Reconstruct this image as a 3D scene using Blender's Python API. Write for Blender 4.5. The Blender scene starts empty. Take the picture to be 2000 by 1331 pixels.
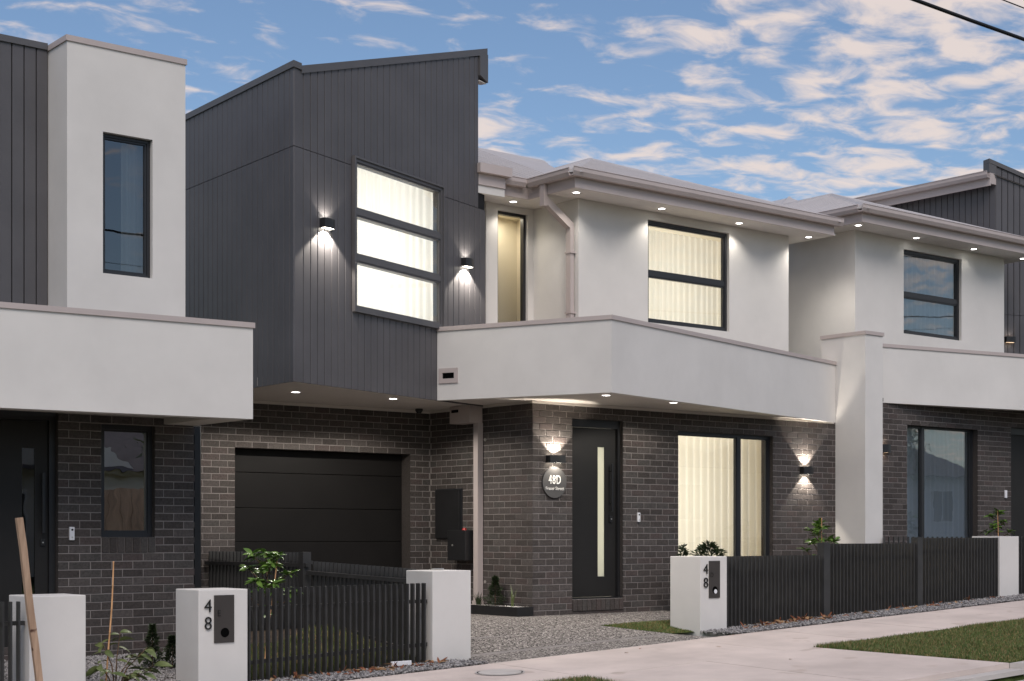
import bpy, math, random
import numpy as np
from mathutils import Matrix, Vector

R_ = math.radians
SC = bpy.context.scene
COL = SC.collection
random.seed(7)

# ---------------------------------------------------------------- camera
cam = bpy.data.cameras.new('camera')
cam_ob = bpy.data.objects.new('camera', cam)
COL.objects.link(cam_ob)
cam_ob.location = (0, 0, 1.075)
cam_ob.rotation_euler = (R_(90), 0, R_(-38.9))
cam.sensor_width = 36
cam.lens = 3050 / 2000 * 36
cam.shift_y = (1045 - 665.5) / 2000
cam.clip_start = 0.1
cam.clip_end = 3000
SC.camera = cam_ob

# ---------------------------------------------------------------- world / light
SUN_EL, SUN_ROT = R_(48), R_(209)
world = bpy.data.worlds.new('World')
SC.world = world
world.use_nodes = True
wn, wl = world.node_tree.nodes, world.node_tree.links
wn.clear()


def wnode(t, **kw):
    n = wn.new(t)
    for k, v in kw.items():
        setattr(n, k, v)
    return n


def wmath(op, a, b=None, c=None):
    n = wnode('ShaderNodeMath', operation=op)
    for i, v in enumerate((a, b, c)):
        if v is None:
            continue
        if isinstance(v, (int, float)):
            n.inputs[i].default_value = v
        else:
            wl.new(v, n.inputs[i])
    return n.outputs[0]


sky = wnode('ShaderNodeTexSky', sky_type='NISHITA')
sky.sun_disc = False
sky.sun_elevation = SUN_EL
sky.sun_rotation = SUN_ROT
sky.air_density = 1.0
sky.dust_density = 1.0
sky.ozone_density = 3.0
tc = wnode('ShaderNodeTexCoord')
sep = wnode('ShaderNodeSeparateXYZ')
wl.new(tc.outputs['Generated'], sep.inputs[0])
zc = wmath('ADD', wmath('MAXIMUM', sep.outputs[2], 0.0), 0.07)
cx = wmath('DIVIDE', sep.outputs[0], zc)
cy = wmath('DIVIDE', sep.outputs[1], zc)
comb = wnode('ShaderNodeCombineXYZ')
wl.new(cx, comb.inputs[0])
wl.new(cy, comb.inputs[1])
mp = wnode('ShaderNodeMapping')
mp.inputs['Rotation'].default_value = (0, 0, R_(28))
mp.inputs['Scale'].default_value = (1.0, 1.25, 1.0)
wl.new(comb.outputs[0], mp.inputs[0])


def wnoise(scale, detail, rough, dist, off):
    a = wnode('ShaderNodeVectorMath', operation='ADD')
    a.inputs[1].default_value = off
    wl.new(mp.outputs[0], a.inputs[0])
    n = wnode('ShaderNodeTexNoise')
    n.inputs['Scale'].default_value = scale
    n.inputs['Detail'].default_value = detail
    n.inputs['Roughness'].default_value = rough
    n.inputs['Distortion'].default_value = dist
    wl.new(a.outputs[0], n.inputs['Vector'])
    return n.outputs['Fac']


n1 = wnoise(8.2, 5.0, 0.55, 0.4, (3.1, 7.7, 0))
n2 = wnoise(0.55, 2.0, 0.5, 0.0, (11.3, 0.4, 3.0))
cov = wmath('ADD', n1, wmath('MULTIPLY', wmath('SUBTRACT', n2, 0.5), 0.8))
ramp = wnode('ShaderNodeValToRGB')
ramp.color_ramp.elements[0].position = 0.45
ramp.color_ramp.elements[0].color = (0, 0, 0, 1)
ramp.color_ramp.elements[1].position = 0.72
ramp.color_ramp.elements[1].color = (1, 1, 1, 1)
ramp.color_ramp.interpolation = 'EASE'
wl.new(cov, ramp.inputs[0])
tint = wnode('ShaderNodeMix', data_type='RGBA', blend_type='MULTIPLY')
tint.inputs['Factor'].default_value = 1.0
wl.new(sky.outputs[0], tint.inputs[6])
tint.inputs[7].default_value = (0.98, 0.99, 0.99, 1)
cloudmix = wnode('ShaderNodeMix', data_type='RGBA')
wl.new(wmath('MULTIPLY', ramp.outputs[0], 0.85), cloudmix.inputs['Factor'])
wl.new(tint.outputs[2], cloudmix.inputs[6])
cloudmix.inputs[7].default_value = (7.2, 6.1, 5.5, 1)
bg = wnode('ShaderNodeBackground')
bg.inputs['Strength'].default_value = 0.088
wl.new(cloudmix.outputs[2], bg.inputs[0])
wo = wnode('ShaderNodeOutputWorld')
wl.new(bg.outputs[0], wo.inputs[0])

sun = bpy.data.lights.new('sun', 'SUN')
sun.energy = 1.5
sun.angle = R_(35)
sun.color = (1.0, 0.90, 0.83)
sun_ob = bpy.data.objects.new('sun', sun)
COL.objects.link(sun_ob)
sd = Vector((math.sin(SUN_ROT) * math.cos(SUN_EL), math.cos(SUN_ROT) * math.cos(SUN_EL), math.sin(SUN_EL)))
sun_ob.rotation_euler = sd.to_track_quat('Z', 'Y').to_euler()

SC.view_settings.view_transform = 'Standard'
SC.view_settings.look = 'None'
SC.view_settings.exposure = 0.46
SC.view_settings.gamma = 1.0
SC.render.engine = 'CYCLES'
SC.cycles.use_denoising = True
SC.cycles.max_bounces = 8
SC.cycles.transparent_max_bounces = 12
SC.cycles.sample_clamp_indirect = 6.0
SC.cycles.caustics_reflective = False
SC.cycles.caustics_refractive = False

# ---------------------------------------------------------------- materials


def lin(r, g, b):
    f = lambda v: (v / 255 / 12.92) if v / 255 <= 0.04045 else ((v / 255 + 0.055) / 1.055) ** 2.4
    return (f(r), f(g), f(b))


def mat(name, col, rough=0.7, spec=0.3, var=0.0, vscale=3.0, bump=0.0, bscale=60.0, metal=0.0, spots=None, col2=None, stretch=None, detail=4.0):
    m = bpy.data.materials.new(name)
    m.use_nodes = True
    nt = m.node_tree
    b = nt.nodes['Principled BSDF']
    b.inputs['Base Color'].default_value = (*col, 1)
    b.inputs['Roughness'].default_value = rough
    b.inputs['Specular IOR Level'].default_value = spec
    b.inputs['Metallic'].default_value = metal
    g = nt.nodes.new('ShaderNodeNewGeometry')
    src = g.outputs['Position']
    if stretch:
        mpn = nt.nodes.new('ShaderNodeMapping')
        mpn.inputs['Scale'].default_value = stretch
        nt.links.new(src, mpn.inputs[0])
        src = mpn.outputs[0]
    if var or col2:
        n = nt.nodes.new('ShaderNodeTexNoise')
        n.inputs['Scale'].default_value = vscale
        n.inputs['Detail'].default_value = detail
        n.inputs['Roughness'].default_value = 0.6
        nt.links.new(src, n.inputs['Vector'])
        r = nt.nodes.new('ShaderNodeValToRGB')
        e = r.color_ramp.elements
        e[0].position, e[1].position = 0.32, 0.68
        if col2:
            e[0].color = (*col, 1)
            e[1].color = (*col2, 1)
        else:
            e[0].color = (*[c * (1 - var) for c in col], 1)
            e[1].color = (*[c * (1 + var) for c in col], 1)
        nt.links.new(n.outputs['Fac'], r.inputs[0])
        last = r.outputs[0]
        if spots:
            n2_ = nt.nodes.new('ShaderNodeTexNoise')
            n2_.inputs['Scale'].default_value = spots[0]
            n2_.inputs['Detail'].default_value = 2.0
            nt.links.new(g.outputs['Position'], n2_.inputs['Vector'])
            r2 = nt.nodes.new('ShaderNodeValToRGB')
            r2.color_ramp.elements[0].position = spots[1]
            r2.color_ramp.elements[1].position = spots[1] + 0.06
            nt.links.new(n2_.outputs['Fac'], r2.inputs[0])
            mx = nt.nodes.new('ShaderNodeMix')
            mx.data_type = 'RGBA'
            nt.links.new(r2.outputs[0], mx.inputs['Factor'])
            nt.links.new(last, mx.inputs[6])
            mx.inputs[7].default_value = (*spots[2], 1)
            last = mx.outputs[2]
        nt.links.new(last, b.inputs['Base Color'])
    if bump:
        n = nt.nodes.new('ShaderNodeTexNoise')
        n.inputs['Scale'].default_value = bscale
        n.inputs['Detail'].default_value = 3.0
        nt.links.new(src, n.inputs['Vector'])
        bp = nt.nodes.new('ShaderNodeBump')
        bp.inputs['Strength'].default_value = bump
        bp.inputs['Distance'].default_value = 0.01
        nt.links.new(n.outputs['Fac'], bp.inputs['Height'])
        nt.links.new(bp.outputs[0], b.inputs['Normal'])
    return m


def emit(name, col, strength):
    m = bpy.data.materials.new(name)
    m.use_nodes = True
    b = m.node_tree.nodes['Principled BSDF']
    b.inputs['Base Color'].default_value = (*col, 1)
    b.inputs['Emission Color'].default_value = (*col, 1)
    b.inputs['Emission Strength'].default_value = strength
    return m


def glass_mat(name, refl=1.0, tint=(0.93, 0.95, 0.95), wob=0.0):
    m = bpy.data.materials.new(name)
    m.use_nodes = True
    nt = m.node_tree
    nt.nodes.remove(nt.nodes['Principled BSDF'])
    out = nt.nodes['Material Output']
    tr = nt.nodes.new('ShaderNodeBsdfTransparent')
    tr.inputs[0].default_value = (*tint, 1)
    gl = nt.nodes.new('ShaderNodeBsdfGlossy')
    gl.inputs['Roughness'].default_value = 0.0
    if wob:
        g = nt.nodes.new('ShaderNodeNewGeometry')
        n = nt.nodes.new('ShaderNodeTexNoise')
        n.inputs['Scale'].default_value = 2.2
        nt.links.new(g.outputs['Position'], n.inputs['Vector'])
        bp = nt.nodes.new('ShaderNodeBump')
        bp.inputs['Strength'].default_value = wob
        bp.inputs['Distance'].default_value = 0.02
        nt.links.new(n.outputs['Fac'], bp.inputs['Height'])
        nt.links.new(bp.outputs[0], gl.inputs['Normal'])
    fr = nt.nodes.new('ShaderNodeFresnel')
    fr.inputs['IOR'].default_value = 1.52
    mu = nt.nodes.new('ShaderNodeMath')
    mu.operation = 'MULTIPLY'
    mu.use_clamp = True
    mu.inputs[1].default_value = 1.9 * refl
    nt.links.new(fr.outputs[0], mu.inputs[0])
    mx = nt.nodes.new('ShaderNodeMixShader')
    nt.links.new(mu.outputs[0], mx.inputs[0])
    nt.links.new(tr.outputs[0], mx.inputs[1])
    nt.links.new(gl.outputs[0], mx.inputs[2])
    nt.links.new(mx.outputs[0], out.inputs[0])
    return m


def sheer_mat(name, col, transl=0.6, alpha=0.0):
    m = bpy.data.materials.new(name)
    m.use_nodes = True
    nt = m.node_tree
    nt.nodes.remove(nt.nodes['Principled BSDF'])
    out = nt.nodes['Material Output']
    d = nt.nodes.new('ShaderNodeBsdfDiffuse')
    d.inputs[0].default_value = (*col, 1)
    t = nt.nodes.new('ShaderNodeBsdfTranslucent')
    t.inputs[0].default_value = (*col, 1)
    mx = nt.nodes.new('ShaderNodeMixShader')
    mx.inputs[0].default_value = transl
    nt.links.new(d.outputs[0], mx.inputs[1])
    nt.links.new(t.outputs[0], mx.inputs[2])
    last = mx.outputs[0]
    if alpha:
        tp = nt.nodes.new('ShaderNodeBsdfTransparent')
        m2 = nt.nodes.new('ShaderNodeMixShader')
        m2.inputs[0].default_value = alpha
        nt.links.new(last, m2.inputs[1])
        nt.links.new(tp.outputs[0], m2.inputs[2])
        last = m2.outputs[0]
    nt.links.new(last, out.inputs[0])
    return m


def leaf_mat(name, c1, c2, rough=0.35):
    m = mat(name, c1, rough, 0.5, col2=c2, vscale=14.0)
    b = m.node_tree.nodes['Principled BSDF']
    b.inputs['Subsurface Weight'].default_value = 0.0
    return m


M = {}
M['render'] = mat('white_render', (0.655, 0.635, 0.605), 0.85, 0.2, var=0.045, vscale=1.3, bump=0.22, bscale=220.0)
M['cap'] = mat('taupe_capping', (0.46, 0.40, 0.38), 0.5, 0.4, var=0.04, vscale=2.0)
M['gutter'] = mat('taupe_gutter', (0.47, 0.41, 0.39), 0.45, 0.4, var=0.04, vscale=2.0)
M['soffit'] = mat('white_soffit', (0.58, 0.54, 0.50), 0.8, 0.2, var=0.02)
M['clad'] = mat('charcoal_cladding', (0.088, 0.085, 0.090), 0.48, 0.4, var=0.10, vscale=1.6, bump=0.05, bscale=90.0)
M['clad_edge'] = mat('charcoal_flashing', (0.095, 0.092, 0.095), 0.4, 0.4, var=0.05)
M['groove'] = mat('charcoal_groove', (0.018, 0.018, 0.02), 0.7, 0.2)
M['black'] = mat('black_aluminium', (0.016, 0.016, 0.017), 0.38, 0.4, var=0.08, vscale=5.0)
M['frame'] = mat('dark_window_frame', (0.021, 0.022, 0.025), 0.35, 0.45)
M['fence'] = mat('black_fence_powdercoat', (0.042, 0.042, 0.042), 0.36, 0.4, var=0.15, vscale=6.0)
M['door'] = mat('black_door_paint', (0.022, 0.021, 0.020), 0.5, 0.2, var=0.08, vscale=2.0)
M['garage'] = mat('black_garage_panel', (0.0085, 0.0075, 0.007), 0.6, 0.2, var=0.12, vscale=2.5, bump=0.08, bscale=70.0)
M['mortar'] = mat('grey_mortar', (0.245, 0.222, 0.21), 0.95, 0.1, var=0.12, vscale=9.0, bump=0.3, bscale=150.0)
TONES = [(0.0706, 0.0605, 0.0562), (0.0605, 0.0518, 0.0475), (0.0828, 0.072, 0.067), (0.0518, 0.0439, 0.0403), (0.0734, 0.0583, 0.054), (0.0677, 0.0612, 0.0569)]
for i, t in enumerate(TONES):
    M['brick%d' % i] = mat('charcoal_brick_tone_%d' % i, t, 0.8, 0.3, var=0.28, vscale=46.0, bump=0.5, bscale=130.0, spots=(95.0, 0.66, tuple(c * 0.45 for c in t)))
M['roof'] = mat('grey_roof_sheet', (0.43, 0.41, 0.41), 0.42, 0.45, var=0.05, vscale=1.5)
M['concrete'] = mat('pale_concrete', (0.58, 0.50, 0.455), 0.9, 0.2, var=0.13, vscale=1.1, bump=0.15, bscale=120.0, spots=(2.6, 0.66, (0.50, 0.42, 0.37)), detail=8.0)
M['kerb'] = mat('kerb_concrete', (0.50, 0.47, 0.44), 0.9, 0.2, var=0.1, vscale=2.0, bump=0.2, bscale=80.0)
M['asphalt'] = mat('asphalt', (0.05, 0.05, 0.052), 0.9, 0.2, var=0.2, vscale=30.0, bump=0.4, bscale=150.0)
M['soil'] = mat('dark_soil', (0.07, 0.055, 0.042), 0.95, 0.1, var=0.3, vscale=12.0, bump=0.5, bscale=40.0)
M['turf'] = mat('turf_base', (0.055, 0.075, 0.022), 0.95, 0.1, var=0.35, vscale=5.0, bump=0.4, bscale=60.0)
M['lamp_black'] = mat('lamp_body', (0.02, 0.02, 0.021), 0.4, 0.4)
M['lamp_glow'] = emit('lamp_glow', (1.0, 0.93, 0.80), 9.0)
M['lamp_dim'] = emit('lamp_dim', (1.0, 0.70, 0.45), 1.6)
M['down_glow'] = emit('downlight_glow', (1.0, 0.97, 0.92), 8.0)
M['white_plastic'] = mat('white_plastic', (0.75, 0.75, 0.77), 0.4, 0.4)
M['digit'] = mat('black_digit', (0.01, 0.01, 0.01), 0.4, 0.4)
M['digit_white'] = mat('white_letter', (0.8, 0.78, 0.74), 0.6, 0.2)
M['band'] = mat('grey_band', (0.24, 0.222, 0.21), 0.9, 0.2, var=0.12, vscale=6.0, bump=0.2, bscale=90.0)
M['sign'] = mat('grey_sign', (0.085, 0.082, 0.08), 0.5, 0.35, var=0.05)
M['plate'] = mat('bronze_plate', (0.05, 0.044, 0.04), 0.45, 0.4, var=0.08, vscale=4.0)
M['hole'] = mat('dark_hole', (0.004, 0.004, 0.004), 0.9, 0.0)
M['red'] = mat('red_plastic', (0.35, 0.02, 0.015), 0.3, 0.5)
M['steel'] = mat('steel', (0.6, 0.58, 0.54), 0.3, 0.5, metal=0.8)
M['timber'] = mat('weathered_timber', (0.30, 0.20, 0.135), 0.85, 0.15, col2=(0.44, 0.31, 0.22), vscale=9.0, stretch=(3, 3, 0.35), bump=0.3, bscale=60.0, spots=(7.0, 0.70, (0.06, 0.025, 0.018)))
M['bamboo'] = mat('bamboo', (0.55, 0.31, 0.15), 0.5, 0.35, var=0.15, vscale=20.0)
M['paling'] = mat('timber_paling', (0.52, 0.36, 0.25), 0.85, 0.15, var=0.3, vscale=3.0, stretch=(4, 4, 0.4))
M['board_white'] = mat('white_weatherboard', (0.62, 0.63, 0.66), 0.7, 0.2, var=0.05)
M['tile'] = mat('dark_roof_tile', (0.10, 0.09, 0.09), 0.8, 0.2, var=0.2, vscale=5.0)
M['leaf_gloss'] = leaf_mat('glossy_leaf', (0.06, 0.13, 0.022), (0.15, 0.25, 0.05), 0.3)
M['leaf_olive'] = leaf_mat('olive_leaf', (0.07, 0.10, 0.035), (0.16, 0.19, 0.07), 0.4)
M['leaf_dark'] = leaf_mat('dark_leaf', (0.018, 0.030, 0.012), (0.04, 0.06, 0.022), 0.5)
M['grass'] = leaf_mat('grass_blade', (0.05, 0.09, 0.018), (0.13, 0.17, 0.035), 0.6)
M['stem'] = mat('woody_stem', (0.12, 0.075, 0.045), 0.8, 0.2, var=0.2, vscale=20.0)
M['dry0'] = mat('dry_leaf_tan', (0.36, 0.22, 0.12), 0.7, 0.2, var=0.2, vscale=30.0)
M['dry1'] = mat('dry_leaf_rust', (0.25, 0.10, 0.055), 0.7, 0.2, var=0.2, vscale=30.0)
for i, c in enumerate([(0.20, 0.19, 0.19), (0.30, 0.29, 0.285), (0.13, 0.125, 0.125), (0.38, 0.36, 0.35)]):
    M['stone%d' % i] = mat('crushed_stone_%d' % i, c, 0.9, 0.2, var=0.15, vscale=30.0)
for i, c in enumerate([(0.60, 0.58, 0.55), (0.5, 0.48, 0.45), (0.40, 0.38, 0.36)]):
    M['pebble%d' % i] = mat('white_pebble_%d' % i, c, 0.8, 0.2, var=0.1, vscale=30.0)
M['glass'] = glass_mat('window_glass')
M['glass_dark'] = glass_mat('reflective_glass', 2.2, (0.92, 0.94, 0.95), 0.03)
M['glass_wavy'] = glass_mat('wavy_glass', 7.0, (0.8, 0.82, 0.82), 0.06)
M['sheer'] = sheer_mat('white_sheer_curtain', (0.86, 0.84, 0.79), 0.62)
M['sheer_blue'] = sheer_mat('grey_sheer_curtain', (0.84, 0.86, 0.90), 0.5)
M['room'] = mat('cream_room_wall', (0.78, 0.72, 0.60), 0.9, 0.1)
M['room_white'] = mat('white_room_wall', (0.82, 0.80, 0.76), 0.9, 0.1)
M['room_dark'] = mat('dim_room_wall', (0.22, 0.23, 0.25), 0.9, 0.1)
M['frost'] = sheer_mat('frosted_strip', (0.85, 0.85, 0.76), 0.7)
M['cable'] = mat('black_cable', (0.012, 0.012, 0.014), 0.6, 0.3)

# exposed aggregate: fine stone mosaic
ag = mat('exposed_aggregate', (0.2, 0.19, 0.18), 0.85, 0.25)
nt = ag.node_tree
b_ = nt.nodes['Principled BSDF']
g_ = nt.nodes.new('ShaderNodeNewGeometry')
vo = nt.nodes.new('ShaderNodeTexVoronoi')
vo.inputs['Scale'].default_value = 62.0
nt.links.new(g_.outputs['Position'], vo.inputs['Vector'])
sx = nt.nodes.new('ShaderNodeSeparateColor')
nt.links.new(vo.outputs['Color'], sx.inputs[0])
rr = nt.nodes.new('ShaderNodeValToRGB')
for p, c in ((0.0, (0.03, 0.026, 0.024, 1)), (0.3, (0.08, 0.072, 0.066, 1)), (0.55, (0.18, 0.162, 0.148, 1)), (0.8, (0.32, 0.292, 0.265, 1)), (1.0, (0.52, 0.485, 0.45, 1))):
    if p in (0.0, 1.0):
        e_ = rr.color_ramp.elements[0 if p == 0 else -1]
        e_.color = c
    else:
        rr.color_ramp.elements.new(p).color = c
nt.links.new(sx.outputs[0], rr.inputs[0])
nt.links.new(rr.outputs[0], b_.inputs['Base Color'])
bp_ = nt.nodes.new('ShaderNodeBump')
bp_.inputs['Strength'].default_value = 0.7
bp_.inputs['Distance'].default_value = 0.008
bp_.invert = True
nt.links.new(vo.outputs['Distance'], bp_.inputs['Height'])
nt.links.new(bp_.outputs[0], b_.inputs['Normal'])
M['aggregate'] = ag

# roof sheet: fine corrugation relief running down the slope is added as geometry ribs further down

# ---------------------------------------------------------------- builders
PW = {}
I4 = Matrix.Identity(4)


def FR(px, py, deg=0.0, pz=0.0):
    """wall frame: u along the wall, d into the building, z up"""
    return Matrix.Translation((px, py, pz)) @ Matrix.Rotation(R_(deg), 4, 'Z')


def link(name, data, parent=None, mw=None):
    o = bpy.data.objects.new(name, data)
    COL.objects.link(o)
    mw = mw or I4
    if parent is not None:
        o.parent = parent
        o.matrix_parent_inverse = PW[parent].inverted()
    o.matrix_basis = mw
    PW[o] = mw.copy()
    return o


def tag(o, label=None, cat=None, group=None, kind=None):
    if label:
        o['label'] = label
    if cat:
        o['category'] = cat
    if group:
        o['group'] = group
    if kind:
        o['kind'] = kind
    return o


def thing(name, label, cat, loc, rot=0.0, group=None):
    o = link(name, None, None, Matrix.Translation(loc) @ Matrix.Rotation(R_(rot), 4, 'Z'))
    o.empty_display_size = 0.2
    return tag(o, label, cat, group)


class MB:
    def __init__(s, frame=None):
        s.v, s.f, s.mi, s.mats, s.cur = [], [], [], [], 0
        s.M = frame or I4

    def mat(s, m):
        if m not in s.mats:
            s.mats.append(m)
        s.cur = s.mats.index(m)
        return s

    def add(s, vs, fs):
        n = len(s.v)
        s.v.extend([(s.M @ Vector(p))[:] for p in vs])
        s.f.extend([tuple(i + n for i in f) for f in fs])
        s.mi.extend([s.cur] * len(fs))
        return s

    def box(s, a0, a1, b0, b1, c0, c1):
        return s.add([(a0, b0, c0), (a1, b0, c0), (a1, b1, c0), (a0, b1, c0), (a0, b0, c1), (a1, b0, c1), (a1, b1, c1), (a0, b1, c1)],
                     [(3, 2, 1, 0), (4, 5, 6, 7), (0, 1, 5, 4), (1, 2, 6, 5), (2, 3, 7, 6), (3, 0, 4, 7)])

    def bbox(s, a0, a1, b0, b1, c0, c1, r=0.006):
        """box with chamfered edges"""
        import bmesh
        bm = bmesh.new()
        vs = [bm.verts.new(p) for p in [(a0, b0, c0), (a1, b0, c0), (a1, b1, c0), (a0, b1, c0), (a0, b0, c1), (a1, b0, c1), (a1, b1, c1), (a0, b1, c1)]]
        for f in [(3, 2, 1, 0), (4, 5, 6, 7), (0, 1, 5, 4), (1, 2, 6, 5), (2, 3, 7, 6), (3, 0, 4, 7)]:
            bm.faces.new([vs[i] for i in f])
        bmesh.ops.bevel(bm, geom=bm.edges[:], offset=r, segments=2, affect='EDGES', profile=0.5)
        bm.verts.index_update()
        s.add([v.co[:] for v in bm.verts], [tuple(v.index for v in f.verts) for f in bm.faces])
        bm.free()
        return s

    def prism(s, poly, z0, z1):
        n = len(poly)
        z0f = z0 if callable(z0) else (lambda p: z0)
        z1f = z1 if callable(z1) else (lambda p: z1)
        vs = [(p[0], p[1], z0f(p)) for p in poly] + [(p[0], p[1], z1f(p)) for p in poly]
        fs = [tuple(range(n))[::-1], tuple(range(n, 2 * n))] + [(i, (i + 1) % n, n + (i + 1) % n, n + i) for i in range(n)]
        return s.add(vs, fs)

    def wallpoly(s, poly, d0, d1):
        """polygon in (u, z) extruded in d"""
        n = len(poly)
        vs = [(p[0], d0, p[1]) for p in poly] + [(p[0], d1, p[1]) for p in poly]
        fs = [tuple(range(n)), tuple(range(n, 2 * n))[::-1]] + [(i, n + i, n + (i + 1) % n, (i + 1) % n) for i in range(n)]
        return s.add(vs, fs)

    def cyl(s, c, r, h, axis='z', n=16, r2=None):
        r2 = r if r2 is None else r2
        vs = []
        for k, rr_ in ((0, r), (1, r2)):
            for i in range(n):
                a = 2 * math.pi * i / n
                p, q = rr_ * math.cos(a), rr_ * math.sin(a)
                off = {'z': (p, q, h * k), 'y': (p, h * k, q), 'x': (h * k, p, q)}[axis]
                vs.append((c[0] + off[0], c[1] + off[1], c[2] + off[2]))
        fs = [tuple(range(n))[::-1], tuple(range(n, 2 * n))] + [(i, (i + 1) % n, n + (i + 1) % n, n + i) for i in range(n)]
        return s.add(vs, fs)

    def tube(s, pts, r, n=6):
        pts = [Vector(p) for p in pts]
        rs = r if isinstance(r, (list, tuple)) else [r] * len(pts)
        vs = []
        for i, p in enumerate(pts):
            d = (pts[min(i + 1, len(pts) - 1)] - pts[max(i - 1, 0)]).normalized()
            a = d.orthogonal().normalized() if abs(d.z) > 0.95 else d.cross(Vector((0, 0, 1))).normalized()
            b = d.cross(a)
            for k in range(n):
                t = 2 * math.pi * k / n
                vs.append((p + rs[i] * (a * math.cos(t) + b * math.sin(t)))[:])
        fs = []
        for i in range(len(pts) - 1):
            for k in range(n):
                fs.append((i * n + k, i * n + (k + 1) % n, (i + 1) * n + (k + 1) % n, (i + 1) * n + k))
        fs += [tuple(range(n))[::-1], tuple(range((len(pts) - 1) * n, len(pts) * n))]
        return s.add(vs, fs)

    def mesh(s, name):
        me = bpy.data.meshes.new(name)
        me.from_pydata(s.v, [], s.f)
        for m in s.mats:
            me.materials.append(m)
        if len(s.mats) > 1:
            me.polygons.foreach_set('material_index', s.mi)
        me.update()
        return me

    def build(s, name, parent=None, smooth=False, kind=None):
        me = s.mesh(name)
        if smooth:
            me.shade_smooth()
        if parent is None:
            co = np.array(s.v)
            org = Vector(((co[:, 0].min() + co[:, 0].max()) / 2, (co[:, 1].min() + co[:, 1].max()) / 2, co[:, 2].min()))
            me.transform(Matrix.Translation(-org))
            o = link(name, me, None, Matrix.Translation(org))
        else:
            o = link(name, me, parent, I4)
        if kind:
            o['kind'] = kind
        return o


def mb(m, frame=None):
    return MB(frame).mat(m if not isinstance(m, str) else M[m])


def struct(o):
    o['kind'] = 'structure'
    return o


def rects(u0, u1, z0, z1, holes):
    us = sorted({u0, u1, *[h[0] for h in holes], *[h[1] for h in holes]})
    zs = sorted({z0, z1, *[h[2] for h in holes], *[h[3] for h in holes]})
    us = [u for u in us if u0 <= u <= u1]
    zs = [z for z in zs if z0 <= z <= z1]
    out = []
    for i in range(len(us) - 1):
        for j in range(len(zs) - 1):
            cu, cz = (us[i] + us[i + 1]) / 2, (zs[j] + zs[j + 1]) / 2
            if not any(h[0] < cu < h[1] and h[2] < cz < h[3] for h in holes):
                out.append((us[i], us[i + 1], zs[j], zs[j + 1]))
    # merge vertically adjacent cells of the same column
    out.sort()
    res = []
    for r in out:
        if res and res[-1][0] == r[0] and res[-1][1] == r[1] and abs(res[-1][3] - r[2]) < 1e-9:
            res[-1] = (r[0], r[1], res[-1][2], r[3])
        else:
            res.append(r)
    return res


# ---- bricks
BL, BH = 0.24, 0.086
BRICK_MESH = {}


def brick_mesh(L, H, tone, vertical=False):
    key = (round(L, 3), round(H, 3), tone)
    if key in BRICK_MESH:
        return BRICK_MESH[key]
    me = MB().mat(M['brick%d' % tone])
    brick_geom(me, L, H)
    me = me.mesh('brick')
    BRICK_MESH[key] = me
    return me


def brick_geom(m, L, H, u=0, z=0, proud=0.0):
    a, h, c = L / 2, H / 2, 0.003
    f, k = -proud, -proud + 0.003
    m.add([(u - a + c, f, z - h + c), (u + a - c, f, z - h + c), (u + a - c, f, z + h - c), (u - a + c, f, z + h - c),
           (u - a, k, z - h), (u + a, k, z - h), (u + a, k, z + h), (u - a, k, z + h),
           (u - a, 0.03, z - h), (u + a, 0.03, z - h), (u + a, 0.03, z + h), (u - a, 0.03, z + h)],
          [(0, 1, 2, 3), (4, 5, 1, 0), (5, 6, 2, 1), (6, 7, 3, 2), (7, 4, 0, 3), (8, 9, 5, 4), (9, 10, 6, 5), (10, 11, 7, 6), (11, 8, 4, 7)])


def brick_list(frame, u0, u1, z0, z1, holes=(), phase=0.0, zbase=None):
    zbase = z0 if zbase is None else zbase
    out = []
    k0 = int(math.floor((z0 - zbase) / BH + 1e-6))
    k = k0
    while zbase + k * BH < z1 - 0.02:
        za, zb = max(zbase + k * BH + 0.005, z0), min(zbase + k * BH + BH - 0.005, z1)
        off = phase + (BL / 2 if k % 2 else 0)
        i = int(math.floor((u0 - off) / BL))
        while off + i * BL < u1:
            segs = [(max(off + i * BL + 0.005, u0), min(off + (i + 1) * BL - 0.005, u1))]
            for h in holes:
                cz = (za + zb) / 2
                if h[2] < cz < h[3]:
                    ns = []
                    for a, b in segs:
                        if h[1] <= a or h[0] >= b:
                            ns.append((a, b))
                        else:
                            if h[0] - a > 0.02:
                                ns.append((a, h[0]))
                            if b - h[1] > 0.02:
                                ns.append((h[1], b))
                    segs = ns
            for a, b in segs:
                if b - a > 0.025 and zb - za > 0.015:
                    rnd = random.random()
                    tone = random.choice((0, 0, 1, 1, 2, 3, 4, 5))
                    out.append((frame, (a + b) / 2, (za + zb) / 2, b - a, zb - za, tone))
            i += 1
        k += 1
    return out


CAMP = Vector((0, 0, 1.075))


def lay_bricks(lists, wall, limit=300):
    """the largest in view as bricks of their own, the others as one part of the same wall"""
    sc = []
    for b in lists:
        w = b[0] @ Vector((b[1], 0, b[2]))
        sc.append(((w - CAMP).length / max(0.3, math.sqrt(b[3] / 0.23)), b))
    sc.sort(key=lambda t: t[0])
    for _, b in sc[:limit]:
        me = brick_mesh(b[3], b[4], b[5])
        jx = random.uniform(-0.0015, 0.0015)
        link('brick', me, wall, b[0] @ Matrix.Translation((b[1], jx, b[2])))
    rest = sc[limit:]
    if rest:
        m = MB()
        for _, b in rest:
            m.M = b[0]
            m.mat(M['brick%d' % b[5]])
            brick_geom(m, b[3], b[4], b[1], b[2])
        m.build('bricks', wall, kind='stuff')


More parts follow.
